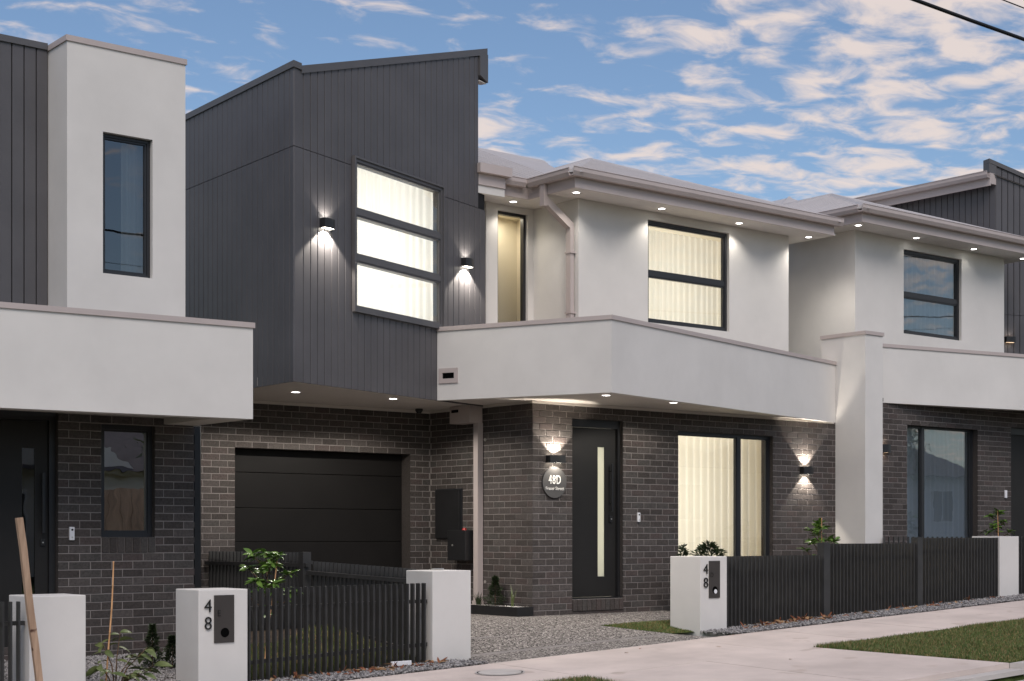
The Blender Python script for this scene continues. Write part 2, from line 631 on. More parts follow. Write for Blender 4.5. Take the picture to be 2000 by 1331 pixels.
# ---- openings
def window(house, frame, u0, u1, z0, z1, rec=0.08, bars=(), mulls=(), fw=0.045, glass='glass', proud=0.0, frame_mat='frame', sash=True, name='window'):
    """bars: z of rails, mulls: u of mullions"""
    fm = M[frame_mat]
    d0, d1 = rec - proud, rec + 0.07
    fr_ = MB(frame).mat(fm)
    for r in rects(u0, u1, z0, z1, [(u0 + fw, u1 - fw, z0 + fw, z1 - fw)]):
        fr_.box(r[0], r[1], d0, d1, r[2], r[3])
    w = fr_.build(name, house)
    us = [u0 + fw] + [q for q in mulls] + [u1 - fw]
    zs = [z0 + fw] + [q for q in bars] + [z1 - fw]
    bw = 0.035
    for q in bars:
        MB(frame).mat(fm).box(u0 + fw, u1 - fw, d0 + 0.004, d1 - 0.004, q - bw, q + bw).build('rail', w)
    for q in mulls:
        MB(frame).mat(fm).box(q - bw, q + bw, d0 + 0.003, d1 - 0.003, z0 + fw, z1 - fw).build('mullion', w)
    for i in range(len(us) - 1):
        for j in range(len(zs) - 1):
            a = us[i] + (bw if i else 0)
            b = us[i + 1] - (bw if i + 1 < len(us) - 1 else 0)
            c = zs[j] + (bw if j else 0)
            d = zs[j + 1] - (bw if j + 1 < len(zs) - 1 else 0)
            if sash:
                s = MB(frame).mat(fm)
                for r in rects(a, b, c, d, [(a + 0.022, b - 0.022, c + 0.022, d - 0.022)]):
                    s.box(r[0], r[1], d0 + 0.014, d1 - 0.012, r[2], r[3])
                s.build('sash', w)
                MB(frame).mat(M[glass]).add([(a + 0.02, d0 + 0.035, c + 0.02), (b - 0.02, d0 + 0.035, c + 0.02), (b - 0.02, d0 + 0.035, d - 0.02), (a + 0.02, d0 + 0.035, d - 0.02)], [(0, 1, 2, 3)]).build('pane', w)
            else:
                MB(frame).mat(M[glass]).add([(a, d0 + 0.035, c), (b, d0 + 0.035, c), (b, d0 + 0.035, d), (a, d0 + 0.035, d)], [(0, 1, 2, 3)]).build('pane', w)
    return w


def room(house, frame, u0, u1, d0, d1, z0, z1, m='room', back=True):
    r = MB(frame).mat(M[m])
    t = 0.03
    r.box(u0 - t, u0, d0, d1, z0, z1)
    r.box(u1, u1 + t, d0, d1, z0, z1)
    if back:
        r.box(u0 - t, u1 + t, d1, d1 + t, z0, z1)
    r.box(u0 - t, u1 + t, d0, d1 + t, z0 - t, z0)
    r.box(u0 - t, u1 + t, d0, d1 + t, z1, z1 + t)
    return r.build('room', house)


def curtain(house, frame, u0, u1, d, z0, z1, m='sheer', pleat=0.11, amp=0.03, name='curtain'):
    c = MB(frame).mat(M[m])
    n = int((u1 - u0) / 0.012)
    vs, fs = [], []
    rng = random.Random(int(u0 * 100))
    ph = 0.0
    for i in range(n + 1):
        u = u0 + (u1 - u0) * i / n
        ph += 2 * math.pi * 0.012 / pleat * rng.uniform(0.6, 1.4)
        a = amp * math.sin(ph) + 0.006 * math.sin(u * 9)
        vs += [(u, d + a, z0), (u, d + a * 0.8, z1)]
    for i in range(n):
        fs.append((2 * i, 2 * i + 2, 2 * i + 3, 2 * i + 1))
    c.add(vs, fs)
    return c.build(name, house, smooth=True)


def area_light(name, frame, u, d, z, sx_, sz_, energy, col=(1, 0.9, 0.75), rot='front', parent=None):
    l = bpy.data.lights.new(name, 'AREA')
    l.shape = 'RECTANGLE'
    l.size, l.size_y = sx_, sz_
    l.energy = energy
    l.color = col
    if rot == 'front':   # shines towards the street (-d)
        rm = Matrix.Rotation(R_(-90), 4, 'X')
    else:                # shines down
        rm = I4
    return link(name, l, parent, frame @ Matrix.Translation((u, d, z)) @ rm)


def spot(name, loc, direction, size, energy, blend=0.3, col=(1, 0.92, 0.8), radius=0.015, parent=None):
    l = bpy.data.lights.new(name, 'SPOT')
    l.energy = energy
    l.spot_size = R_(size)
    l.spot_blend = blend
    l.color = col
    l.shadow_soft_size = radius
    q = Vector(direction).to_track_quat('-Z', 'Y').to_matrix().to_4x4()
    return link(name, l, parent, Matrix.Translation(loc) @ q)


def downlight(house, x, y, z, energy, size=110, r=0.05, blend=0.5):
    ring = mb('white_plastic')
    n = 20
    vs = []
    for rr_, dz in ((r + 0.012, 0.0), (r + 0.010, -0.006), (r, -0.006), (r - 0.004, -0.001)):
        for i in range(n):
            a = 2 * math.pi * i / n
            vs.append((x + rr_ * math.cos(a), y + rr_ * math.sin(a), z - 0.001 + dz))
    fs = []
    for k in range(3):
        for i in range(n):
            fs.append((k * n + i, (k + 1) * n + i, (k + 1) * n + (i + 1) % n, k * n + (i + 1) % n))
    ring.add(vs, fs)
    d = ring.build('downlight', house)
    mb('down_glow').cyl((x, y, z - 0.004), r - 0.003, 0.002, 'z', 20).build('lens', d)
    if energy:
        spot('downlight_beam', (x, y, z - 0.014), (0, 0, -1), size, energy, blend, (1, 0.93, 0.84), 0.03, d)
    return d


def wall_lamp(label, frame, u, z, up, down, w=0.19, h=0.115, dep=0.10, glow='lamp_glow', size=105, house=None):
    base = frame @ Vector((u, 0, z - h / 2))
    t = thing('wall_lamp', label, 'wall lamp', base)
    m = mb('lamp_black', frame)
    # front curves outward a little
    n = 8
    pf = [(u - w / 2 + w * i / n, -(dep - 0.02) - 0.02 * math.sin(math.pi * i / n)) for i in range(n + 1)]
    poly = [(u + w / 2, -0.002), (u - w / 2, -0.002)] + pf
    poly = poly[::-1]
    th = 0.006
    inner = [(u - w / 2 + th, -0.012), (u + w / 2 - th, -0.012)] + [(p[0] * 1.0 + (u - p[0]) * 2 * th / w, p[1] + th) for p in pf[::-1]]
    # shell: side walls as a thin closed band
    k = len(poly)
    vs = [(p[0], p[1], z - h / 2) for p in poly] + [(p[0], p[1], z + h / 2) for p in poly]
    fs = [(i, (i + 1) % k, k + (i + 1) % k, k + i) for i in range(k)]
    m.add(vs, fs)
    body = m.build('housing', t)
    g = mb(glow, frame)
    # diffusers recessed 8 mm inside both openings
    for zz, e in ((z - h / 2 + 0.006, down), (z + h / 2 - 0.006, up)):
        g.add([(p[0], p[1], zz) for p in poly], [tuple(range(k))])
    g.build('diffuser', t)
    for zz, e, dz in ((z - h / 2 - 0.004, down, -1), (z + h / 2 + 0.004, up, 1)):
        if e:
            p = frame @ Vector((u, -0.10, zz))
            spot('lamp_beam', p, frame.to_3x3() @ Vector((0, 0.42, dz)), size, e, 0.25, (1, 0.90, 0.78), 0.012, t)
    return t


# ---- terrain heights (the street climbs to the right)
def zf(x):
    return -0.32 + 0.0415 * (min(max(x, -6), 40) - 10.3)


def sm(a, b, x):
    t = min(max((x - a) / (b - a), 0), 1)
    return t * t * (3 - 2 * t)


def pad(x):
    return -0.21 + 0.21 * sm(9.2, 9.9, x) + 0.28 * sm(19.5, 20.6, x)


def gz(x, y):
    if y <= 13.8:
        return zf(x) + 0.025 * (max(y, 9.3) - 13.8)
    t = min((y - 13.8) / 1.7, 1)
    return zf(x) * (1 - t) + pad(x) * t


def sheet(name, poly, m, dz=0.0, step=0.35, kind='structure', parent=None, thick=0.0):
    """ground sheet over a polygon, following the terrain"""
    import bmesh
    bm = bmesh.new()
    f = bm.faces.new([bm.verts.new((p[0], p[1], 0)) for p in poly])
    if f.normal.z < 0:
        f.normal_flip()
    xs, ys = [p[0] for p in poly], [p[1] for p in poly]
    for lo, hi, ax in ((min(xs), max(xs), 0), (min(ys), max(ys), 1)):
        n = max(1, int((hi - lo) / step))
        for i in range(1, n):
            v = lo + (hi - lo) * i / n
            co = Vector((v, 0, 0)) if ax == 0 else Vector((0, v, 0))
            no = Vector((1, 0, 0)) if ax == 0 else Vector((0, 1, 0))
            bmesh.ops.bisect_plane(bm, geom=bm.verts[:] + bm.edges[:] + bm.faces[:], plane_co=co, plane_no=no)
    for v in bm.verts:
        v.co.z = gz(v.co.x, v.co.y) + dz
    if thick:
        r = bmesh.ops.extrude_face_region(bm, geom=bm.faces[:])
        for g in r['geom']:
            if isinstance(g, bmesh.types.BMVert):
                g.co.z += thick
        bmesh.ops.recalc_face_normals(bm, faces=bm.faces[:])
    else:
        bmesh.ops.recalc_face_normals(bm, faces=bm.faces[:])
        if sum(f.normal.z for f in bm.faces) < 0:
            bmesh.ops.reverse_faces(bm, faces=bm.faces[:])
    me = bpy.data.meshes.new(name)
    bm.to_mesh(me)
    bm.free()
    me.materials.append(M[m])
    o = link(name, me, parent, I4)
    if parent is None and kind:
        o['kind'] = kind
    return o



# ================================================================ GROUND
def base_ground():
    xs = [-400, -120, -50, -20, -6] + list(range(-3, 44, 3)) + [50, 90, 200, 500]
    ys = [-400, -120, -40, -14, -6, 0, 1.4, 1.5, 9.2, 9.3, 11.8, 13.8, 15.5, 19, 25, 40, 120, 500]
    vs = []
    for y in ys:
        for x in xs:
            z = gz(x, y) - 0.09 if y > 9.25 else gz(x, 9.3) - (0.30 if y >= 1.45 else 0.12)
            vs.append((x, y, z))
    n = len(xs)
    fs = [(j * n + i, j * n + i + 1, (j + 1) * n + i + 1, (j + 1) * n + i) for j in range(len(ys) - 1) for i in range(n - 1)]
    m = mb('turf')
    m.add(vs, fs)
    me = m.mesh('ground')
    return struct(link('ground', me))


base_ground()
sheet('road', [(-120, 1.5), (160, 1.5), (160, 9.05), (-120, 9.05)], 'asphalt', -0.16, 8.0)
sheet('gutter_channel', [(-40, 9.05), (60, 9.05), (60, 9.24), (-40, 9.24)], 'kerb', -0.155, 4.0)
sheet('kerb', [(-40, 9.24), (10.005, 9.24), (10.11, 9.412), (-40, 9.412)], 'kerb', -0.22, 3.0, thick=0.223)
sheet('kerb', [(14.345, 9.24), (60, 9.24), (60, 9.412), (14.26, 9.412)], 'kerb', -0.22, 3.0, thick=0.223)
# footpath and driveway crossover, slab by slab
fp = sheet('footpath', [(-8, 11.78), (40, 11.78), (40, 13.34), (-8, 13.34)], 'soil', -0.06, 2.0)
x = -3.0
while x < 33:
    jx = random.uniform(-0.0015, 0.0015)
    sheet('slab', [(x + 0.003, 11.80), (x + 1.497, 11.80), (x + 1.497, 13.33), (x + 0.003, 13.33)], 'concrete', -0.055 + jx, 0.5, None, fp, 0.06)
    x += 1.5
co = sheet('driveway_crossover', [(10.05, 9.40), (14.3, 9.40), (13.98, 11.80), (10.45, 11.80)], 'soil', -0.065, 1.5)
sheet('slab', [(10.5, 11.794), (12.197, 11.794), (12.197, 9.41), (10.12, 9.41)], 'concrete', -0.055, 0.5, None, co, 0.059)
sheet('slab', [(12.203, 11.794), (13.93, 11.794), (14.25, 9.41), (12.203, 9.41)], 'concrete', -0.055, 0.5, None, co, 0.061)
sheet('slab', [(10.12, 9.405), (14.25, 9.405), (14.34, 9.25), (10.01, 9.25)], 'kerb', -0.10, 0.5, None, co, 0.05)
sheet('nature_strip', [(13.95, 11.79), (40, 11.79), (40, 9.413), (14.258, 9.413)], 'turf', -0.012, 1.0)
sheet('nature_strip', [(-8, 11.79), (10.48, 11.79), (10.10, 9.41), (-8, 9.41)], 'turf', -0.012, 1.0)
# exposed aggregate driveway: outer strip, smooth band, main bays
sheet('driveway', [(10.35, 13.345), (13.95, 13.345), (13.82, 13.90), (10.56, 13.90)], 'aggregate', 0.0, 0.3)
sheet('driveway_band', [(10.56, 13.902), (13.82, 13.902), (13.78, 13.985), (10.56, 13.985)], 'band', -0.001, 0.3)
sheet('driveway', [(10.56, 13.987), (13.78, 13.987), (13.37, 14.80), (15.6, 14.80), (15.6, 16.1), (13.178, 16.1), (13.178, 18.45), (9.75, 18.45), (9.9, 16.2), (10.1, 14.30), (10.56, 14.30)], 'aggregate', 0.0, 0.3)
sheet('driveway_band', [(10.56, 14.60), (11.75, 14.565), (11.75, 14.60), (10.56, 14.68)], 'band', 0.004, 0.3)
sheet('front_lawn', [(13.83, 13.93), (14.19, 13.90), (14.19, 14.35), (15.6, 14.35), (15.6, 14.79), (13.39, 14.79)], 'turf', 0.0, 0.3)
sheet('garden_soil', [(14.66, 13.345), (26, 13.345), (26, 15.85), (15.6, 15.95), (15.6, 14.33), (14.66, 14.33)], 'soil', -0.01, 0.5)
sheet('garden_soil', [(-4, 13.345), (10.35, 13.345), (10.1, 14.30), (9.75, 16.0), (9.3, 18.2), (-4, 18.2)], 'soil', -0.01, 0.5)

# ================================================================ HOUSE IN THE MIDDLE (48D)
HD = thing('house', 'two-storey house with lit windows, charcoal angled upper box and white wrap-around parapet', 'house', (14.0, 17.0, 0), 0, 'townhouses')
F0 = FR(0, 15.9, 0)                       # front brick wall: u = X
FS = FR(13.178, 15.9, -90)                # side brick wall facing left: u = 15.9 - Y  (negative = deeper)
FG = FR(0, 18.2, 0)                       # garage wall
ZB = 2.836                                # underside of fascias
DOOR = (13.878, 14.811, 0.20, 2.665)
WIN = (15.89, 17.904, 0.12, 2.577)
GAR = (10.023, 12.832, -0.05, 2.222)
bw = mb('mortar', F0)
for r in rects(13.178 + 0.005, 19.36, -0.6, 2.93, [DOOR, WIN]):
    bw.box(r[0], r[1], 0.005, 0.24, r[2], r[3])
bw.M = FS
bw.box(-2.33, -0.006, 0.005, 0.24, -0.6, 2.93)
bw.M = FG
for r in rects(8.2, 13.18, -0.6, 2.93, [GAR]):
    bw.box(r[0], r[1], 0.005, 0.24, r[2], r[3])
wallD = bw.build('brick_wall', HD)
sill = (13.878, 14.811, -0.2, 0.20)
bl = brick_list(F0, 13.1795, 19.36, -0.02, 2.92, [DOOR, WIN, sill], phase=13.173, zbase=-0.02)
bl += brick_list(FS, -2.30, -0.0015, -0.02, 2.92, [], phase=0.005, zbase=-0.02)
bl += brick_list(FG, 8.8, 13.178, -0.02, 2.92, [GAR], phase=9.56, zbase=-0.02)
# threshold: soldier row over a stretcher row
for i in range(11):
    uu = 13.878 + 0.0425 + i * 0.0848
    bl.append((FR(0, 15.885, 0), uu, 0.118, 0.076, 0.15, random.choice((0, 1, 4, 5))))
for i in range(4):
    bl.append((F0, 13.878 + 0.117 + i * 0.233, 0.0, 0.223, 0.066, random.choice((0, 1, 4))))
lay_bricks(bl, wallD)
th = mb('brick1', F0)
th.box(13.878, 14.811, 0.004, 0.24, -0.05, 0.196)
th.build('threshold', wallD)
# reveals of the openings
for h in (DOOR, WIN):
    mb('brick1', F0).box(h[1] - 0.001, h[1] + 0.004, 0.012, 0.235, h[2], h[3]).build('reveal', wallD)
    mb('brick1', F0).box(h[0] - 0.004, h[0] + 0.001, 0.012, 0.235, h[2], h[3]).build('reveal', wallD)
    mb('brick1', F0).box(h[0], h[1], 0.012, 0.235, h[3] - 0.001, h[3] + 0.004).build('lintel', wallD)
mb('brick1', FG).box(GAR[1] - 0.001, GAR[1] + 0.004, 0.012, 0.235, 0, GAR[3]).build('reveal', wallD)
mb('brick1', FG).box(GAR[0], GAR[1], 0.012, 0.235, GAR[3] - 0.001, GAR[3] + 0.004).build('lintel', wallD)

# front door with frame
dr = mb('black', F0)
dr.box(13.88, 13.925, 0.06, 0.17, 0.22, 2.663)
dr.box(14.765, 14.809, 0.06, 0.17, 0.22, 2.663)
dr.box(13.925, 14.765, 0.06, 0.17, 2.545, 2.663)
dr.box(13.88, 14.809, 0.03, 0.20, 0.198, 0.218)
df = dr.build('door_frame', HD)
dl = mb('door', F0)
GS = (14.432, 14.560, 0.50, 2.285)
for r in rects(13.928, 14.762, 0.224, 2.540, [GS]):
    dl.box(r[0], r[1], 0.105, 0.145, r[2], r[3])
door = dl.build('door', HD)
mb('frost', F0).box(GS[0], GS[1], 0.118, 0.126, GS[2], GS[3]).build('glass_strip', door)
h_ = mb('black', F0)
h_.bbox(14.640, 14.672, 0.045, 0.065, 1.40, 2.06, 0.004)
h_.box(14.650, 14.662, 0.064, 0.106, 1.50, 1.52)
h_.box(14.650, 14.662, 0.064, 0.106, 1.94, 1.96)
h_.build('handle', door)
lk = mb('black', F0).bbox(14.635, 14.690, 0.082, 0.106, 1.25, 1.335, 0.004).build('lock', door)
mb('steel', F0).cyl((14.664, 0.074, 1.295), 0.009, 0.01, 'y', 12).build('key_hole', door)
room(HD, F0, 13.75, 15.0, 0.26, 1.6, 0.1, 2.7, 'room_white')
area_light('hall_light', F0, 14.45, 1.2, 1.5, 0.7, 2.0, 10, (1, 0.95, 0.82), 'front', HD)

# big ground floor window
window(HD, F0, *WIN[:2], WIN[2], WIN[3], 0.07, (), (17.225,), 0.05, 'glass')
room(HD, F0, 15.4, 18.5, 0.26, 3.0, 0.05, 2.75)
curtain(HD, F0, 15.70, 18.05, 0.36, 0.10, 2.64, 'sheer', 0.15, 0.05)
area_light('living_room_light', F0, 16.6, 1.7, 1.5, 2.0, 2.2, 42, (1, 0.93, 0.80), 'front', HD)
area_light('living_room_lamp', F0, 16.9, 0.29, 2.70, 2.0, 0.05, 2.5, (1, 0.90, 0.72), 'down', HD)

# garage door: sectional panels
gp = mb('hole', FG)
gp.box(GAR[0] - 0.05, GAR[1] + 0.05, 0.27, 0.29, -0.06, 2.28)
gd = gp.build('garage_door', HD)
gzs = [0.0, 0.505, 0.98, 1.433, 1.908, 2.215]
for i in range(5):
    mb('garage', FG).bbox(GAR[0] + 0.003, GAR[1] - 0.003, 0.215, 0.265, gzs[i] + 0.003, gzs[i + 1] - 0.003, 0.005).build('panel', gd)

# soffit slab, fascia underside, trim along the walls
Bx, Rx, Cx, Ex = (9.298, 15.509), (12.09, 16.544), (13.081, 14.251), (19.362, 15.9)
sf = mb('soffit')
sf.prism([(9.33, 15.55), (12.12, 16.60), (13.10, 14.30), (19.33, 15.93), (19.33, 16.1), (13.3, 16.1), (13.3, 18.35), (9.35, 18.35)], 2.852, 2.95)
soffit = sf.build('soffit', HD)
tr_ = mb('soffit', F0)
tr_.box(13.16, 19.3, -0.022, -0.001, 2.818, 2.851)
tr_.M = FS
tr_.box(-2.29, 0.02, -0.018, -0.001, 2.818, 2.851)
tr_.M = FG
tr_.box(9.3, 13.16, -0.022, -0.001, 2.812, 2.851)
tr_.build('soffit_trim', soffit)
for x_, y_, e_ in ((10.10, 16.80, 100), (11.58, 16.82, 100), (13.40, 14.70, 45), (14.85, 14.95, 45)):
    downlight(HD, x_, y_, 2.852, e_, 156, 0.055, 0.25)

# ---- charcoal upper box
BANG = 20.338
FB = FR(Bx[0], Bx[1], BANG)               # u 0 .. 4.19
FBS = FR(Bx[0], Bx[1], -90 - 2.2)         # side, u negative = deeper
JZ = 5.54
TOP0, TOP1 = 6.44, 7.68                   # wall top under the cap: left / at u = 4.21


def box_top(u):
    return TOP0 if u < 0.13 else TOP0 - 0.03 + (TOP1 - TOP0 + 0.03) * (u - 0.13) / (4.21 - 0.13)


BW = (1.129, 3.084, 3.785, 5.646)
back = mb('groove', FB)
back.wallpoly([(0.055, ZB + 0.01), (1.13, ZB + 0.01), (1.13, box_top(1.13) - 0.01), (0.13, box_top(0.13) - 0.01), (0.055, TOP0)], 0.022, 0.11)
back.wallpoly([(1.13, ZB + 0.01), (3.084, ZB + 0.01), (3.084, 3.785), (1.13, 3.785)], 0.022, 0.11)
back.wallpoly([(1.13, 5.646), (3.084, 5.646), (3.084, box_top(3.084) - 0.01), (1.13, box_top(1.13) - 0.01)], 0.022, 0.11)
back.wallpoly([(3.084, ZB + 0.01), (4.187, ZB + 0.01), (4.187, 5.9), (4.0, 5.9), (4.0, box_top(4.0) - 0.01), (3.084, box_top(3.084) - 0.01)], 0.022, 0.11)
back.M = FBS
back.box(-3.6, -0.06, 0.022, 0.11, ZB + 0.01, TOP0)
clad = back.build('cladding_wall', HD)
PITCH = 0.133


def board(frame, u0, u1, za, zb0, zb1, parent, d=0.0):
    m = MB(frame).mat(M['clad'])
    c = 0.004
    a, b = u0 + 0.0055, u1 - 0.0055
    m.add([(a + c, d, za), (b - c, d, za), (b - c, d, zb1), (a + c, d, zb0), (a, d + c, za), (b, d + c, za), (b, d + c, zb1), (a, d + c, zb0),
           (a, d + 0.021, za), (b, d + 0.021, za), (b, d + 0.021, zb1), (a, d + 0.021, zb0)],
          [(0, 1, 2, 3), (4, 0, 3, 7), (1, 5, 6, 2), (8, 4, 7, 11), (5, 9, 10, 6), (3, 2, 6, 7), (7, 6, 10, 11), (8, 9, 5, 4), (4, 5, 1, 0)])
    return m.build('board', parent)


us = [0.004, 0.045 + PITCH] + [0.045 + PITCH * k for k in range(2, 33)]
us = [u for u in us if u < 4.16] + [4.187]
for i in range(len(us) - 1):
    a, b = us[i], us[i + 1]
    mid = (a + b) / 2
    hi = min(b, 4.0) if mid < 4.0 else None
    jz = JZ + 0.0
    inw = BW[0] < mid < BW[1]
    if inw:
        board(FB, a, b, ZB, BW[2] - 0.002, BW[2] - 0.002, clad)
        board(FB, a, b, BW[3] + 0.002, box_top(a), box_top(b), clad)
    else:
        board(FB, a, b, ZB, jz - 0.004, jz - 0.004, clad)
        if hi and hi - a > 0.02:
            board(FB, a, hi, jz + 0.004, box_top(a), box_top(hi), clad)
us = [-0.0] + [-0.10 - PITCH * k for k in range(0, 26)]
for i in range(len(us) - 1):
    a, b = us[i + 1], us[i]
    if i == 0:
        b = -0.002
    board(FBS, a, b, ZB, JZ - 0.004, JZ - 0.004, clad)
    board(FBS, a, b, JZ + 0.004, TOP0, TOP0, clad)
# corner trim, cap, raised right end
cp = mb('clad_edge', FB)
cp.prism([(-0.024, -0.016), (0.13, -0.016), (0.13, 0.085)], TOP0, TOP0 + 0.075)
z1_, z2_ = TOP0 - 0.02, TOP1 + 0.01
cp.wallpoly([(0.131, z1_ - 0.02), (4.21, z2_), (4.21, z2_ + 0.088), (0.131, z1_ + 0.07)], -0.016, 0.16)
cp.wallpoly([(4.005, 7.36), (4.21, 7.30), (4.21, z2_ - 0.002), (4.005, z2_ - 0.065)], -0.025, 0.16)
cp.M = FBS
cp.prism([(-3.6, -0.016), (0.024, -0.016), (-0.24, 0.16), (-3.6, 0.16)], TOP0 - 0.001, TOP0 + 0.074)
cp.build('roof_flashing', clad)
# skillion roof sheet behind the parapet, right side wall of the box
rs = mb('roof')
RU = lambda p: TOP0 - 0.1 + 0.29 * ((p[0] - Bx[0]) * math.cos(R_(BANG)) + (p[1] - Bx[1]) * math.sin(R_(BANG)) * 0)
rs.prism([(9.45, 15.72), (13.0, 17.02), (13.0, 21.0), (9.5, 21.0)], lambda p: RU(p) - 0.03, RU)
rs.build('box_roof', HD)
sw = mb('clad', FB)
sw.wallpoly([(4.0, 3.0), (4.005, 3.0), (4.005, 7.5), (4.0, 7.5)], 0.115, 4.0)
sw.box(4.10, 4.187, 0.112, 1.5, 3.0, 5.85)
sw.build('box_side_wall', HD)
se = mb('soffit', FB)
se.box(4.02, 4.2, 0.0, 0.10, 7.285, 7.299)
se.build('box_eave_soffit', HD)
# under edge of the box
ue = mb('soffit', FB)
ue.box(0.06, 2.97, 0.024, 0.10, ZB + 0.0005, ZB + 0.012)
ue.M = FBS
ue.box(-2.72, -0.12, 0.024, 0.10, ZB + 0.0005, ZB + 0.012)
ue.build('box_base_trim', HD)

# box window, three lights, picture-framed
bwn = window(HD, FB, *BW, 0.03, (4.435, 4.99), (), 0.052, 'glass', 0.055, 'clad_edge')
pf = mb('clad_edge', FB)
for r in rects(BW[0] - 0.012, BW[1] + 0.012, BW[2] - 0.012, BW[3] + 0.012, [(BW[0] + 0.012, BW[1] - 0.012, BW[2] + 0.012, BW[3] - 0.012)]):
    pf.box(r[0], r[1], -0.045, 0.02, r[2], r[3])
pf.build('picture_frame', bwn)
room(HD, FB, 1.02, 3.6, 0.13, 1.5, 3.0, 5.75, 'room_white')
curtain(HD, FB, 1.04, 3.3, 0.32, 3.15, 5.72, 'sheer', 0.16, 0.02)
area_light('bedroom_light', FB, 2.3, 1.3, 4.5, 2.2, 2.2, 38, (1, 0.97, 0.92), 'front', HD)

# ---- white wrap-around parapet
PT = 3.74
pp = mb('render')
LR = math.hypot(Cx[0] - Rx[0], Cx[1] - Rx[1])
AR = math.degrees(math.atan2(Cx[1] - Rx[1], Cx[0] - Rx[0]))
LF = math.hypot(Ex[0] - Cx[0], Ex[1] - Cx[1])
AF = math.degrees(math.atan2(Ex[1] - Cx[1], Ex[0] - Cx[0]))
FPR, FPF = FR(*Rx, AR), FR(*Cx, AF)


def off(p, ang, d):
    return (p[0] - math.sin(R_(ang)) * d, p[1] + math.cos(R_(ang)) * d)


def corner_in(d):
    # inner corner of return and front at thickness d
    a, b = off(Rx, AR, d), off(Cx, AF, d)
    ua, ub = (math.cos(R_(AR)), math.sin(R_(AR))), (math.cos(R_(AF)), math.sin(R_(AF)))
    det = ua[0] * -ub[1] + ub[0] * ua[1]
    k = ((b[0] - a[0]) * -ub[1] + ub[0] * (b[1] - a[1])) / det
    return (a[0] + ua[0] * k, a[1] + ua[1] * k)


def wrap(d0, d1, z0, z1, m, name, parent, endf=0.0):
    mm = mb(m)
    o0, o1 = corner_in(d0), corner_in(d1)
    mm.prism([off(Rx, AR, d0), o0, o1, off(Rx, AR, d1)], z0, z1)
    e0 = (Ex[0] - 0.002 + endf, Ex[1] + math.tan(R_(AF)) * endf)
    mm.prism([o0, off(e0, AF, d0), off(e0, AF, d1), o1], z0, z1)
    return mm.build(name, parent)


par = wrap(0.0, 0.10, ZB, PT, 'render', 'parapet', HD)
wrap(-0.018, 0.20, PT, PT + 0.055, 'cap', 'parapet_capping', par, -0.002)
# overflow scupper in the return
scp = mb('cap', FPR)
for r in rects(0.03, 0.315, 3.055, 3.25, [(0.085, 0.26, 3.115, 3.19)]):
    scp.box(r[0], r[1], -0.016, 0.0, r[2], r[3])
sc_o = scp.build('scupper', par)
mb('hole', FPR).box(0.085, 0.26, -0.003, -0.001, 3.115, 3.19).build('scupper_opening', sc_o)
# balcony floor
mb('concrete').prism([(12.3, 16.65), (13.2, 14.6), (19.3, 16.2), (19.3, 17.5), (13.3, 18.0)], 2.95, 3.05).build('balcony_floor', HD)

# blade wall at the right
bl_ = mb('render')
bl_.box(19.362, 19.788, 15.32, 16.18, -0.2, 4.17)
blade = bl_.build('blade_wall', HD)
mb('cap').box(19.345, 19.806, 15.302, 16.20, 4.17, 4.225).build('blade_capping', blade)

# ---- white upper storey
YU, YI, XU, XR = 16.55, 17.545, 14.56, 19.0
EZ = 5.82
UW = (15.914, 17.637, 4.19, 5.70)
NW = (13.893, 14.454, 3.2, 5.735)
uw = mb('render')
uw.M = FR(0, YU)
for r in rects(XU, XR, 3.0, EZ, [UW]):
    uw.box(r[0], r[1], 0.0, 0.14, r[2], r[3])
uw.M = I4
uw.box(XU, XU + 0.14, YU + 0.1401, YI + 0.14, 3.0, EZ)
uw.box(XR - 0.14, XR, YU + 0.1401, 21.0, 3.0, EZ)
uw.M = FR(0, YI)
for r in rects(13.2, XU - 0.0005, 3.0, EZ, [NW]):
    uw.box(r[0], r[1], 0.0, 0.14, r[2], r[3])
uwo = uw.build('upper_wall', HD)
mb('render').box(13.66, 13.72, YI - 0.03, YI - 0.002, 3.0, EZ - 0.002).build('corner_trim', uwo)
window(HD, FR(0, YU), *UW, 0.05, (4.92,), (), 0.05, 'glass')
room(HD, FR(0, YU), 15.2, 18.4, 0.15, 3.0, 3.05, 5.78)
curtain(HD, FR(0, YU), 15.6, 17.95, 0.27, 3.1, 5.62, 'sheer', 0.12, 0.028)
area_light('upper_room_light', FR(0, YU), 16.8, 1.6, 4.6, 2.2, 2.0, 36, (1, 0.93, 0.80), 'front', HD)
window(HD, FR(0, YI), *NW, 0.05, (), (), 0.045, 'glass', sash=False)
room(HD, FR(0, YI), 13.55, 14.75, 0.15, 0.62, 3.05, 5.78)
area_light('stair_light', FR(0, YI), 14.2, 0.32, 5.74, 0.5, 0.25, 5.0, (1, 0.88, 0.68), 'down', HD)
area_light('stair_lamp', FR(0, YI), 13.75, 0.22, 4.2, 0.08, 1.6, 0.8, (1, 0.88, 0.66), 'front', HD)

# eaves: soffit, fascia, gutter
GX0, GY0 = 14.07, 16.06
so = mb('render')
so.prism([(12.9, 17.08), (GX0, 17.08), (GX0, GY0), (19.55, GY0), (19.55, 18.0), (12.9, 18.0)], EZ + 0.002, EZ + 0.03)
so_o = so.build('eave_soffit', HD)
fa = mb('gutter')
fa.box(GX0 - 0.02, 19.50, GY0 - 0.02, GY0, EZ - 0.004, EZ + 0.16)
fa.box(GX0 - 0.02, GX0, GY0 + 0.0005, 17.055, EZ - 0.004, EZ + 0.16)
fa.box(13.30, GX0 - 0.0205, 17.04, 17.06, EZ - 0.004, EZ + 0.16)
fa.build('fascia', so_o)


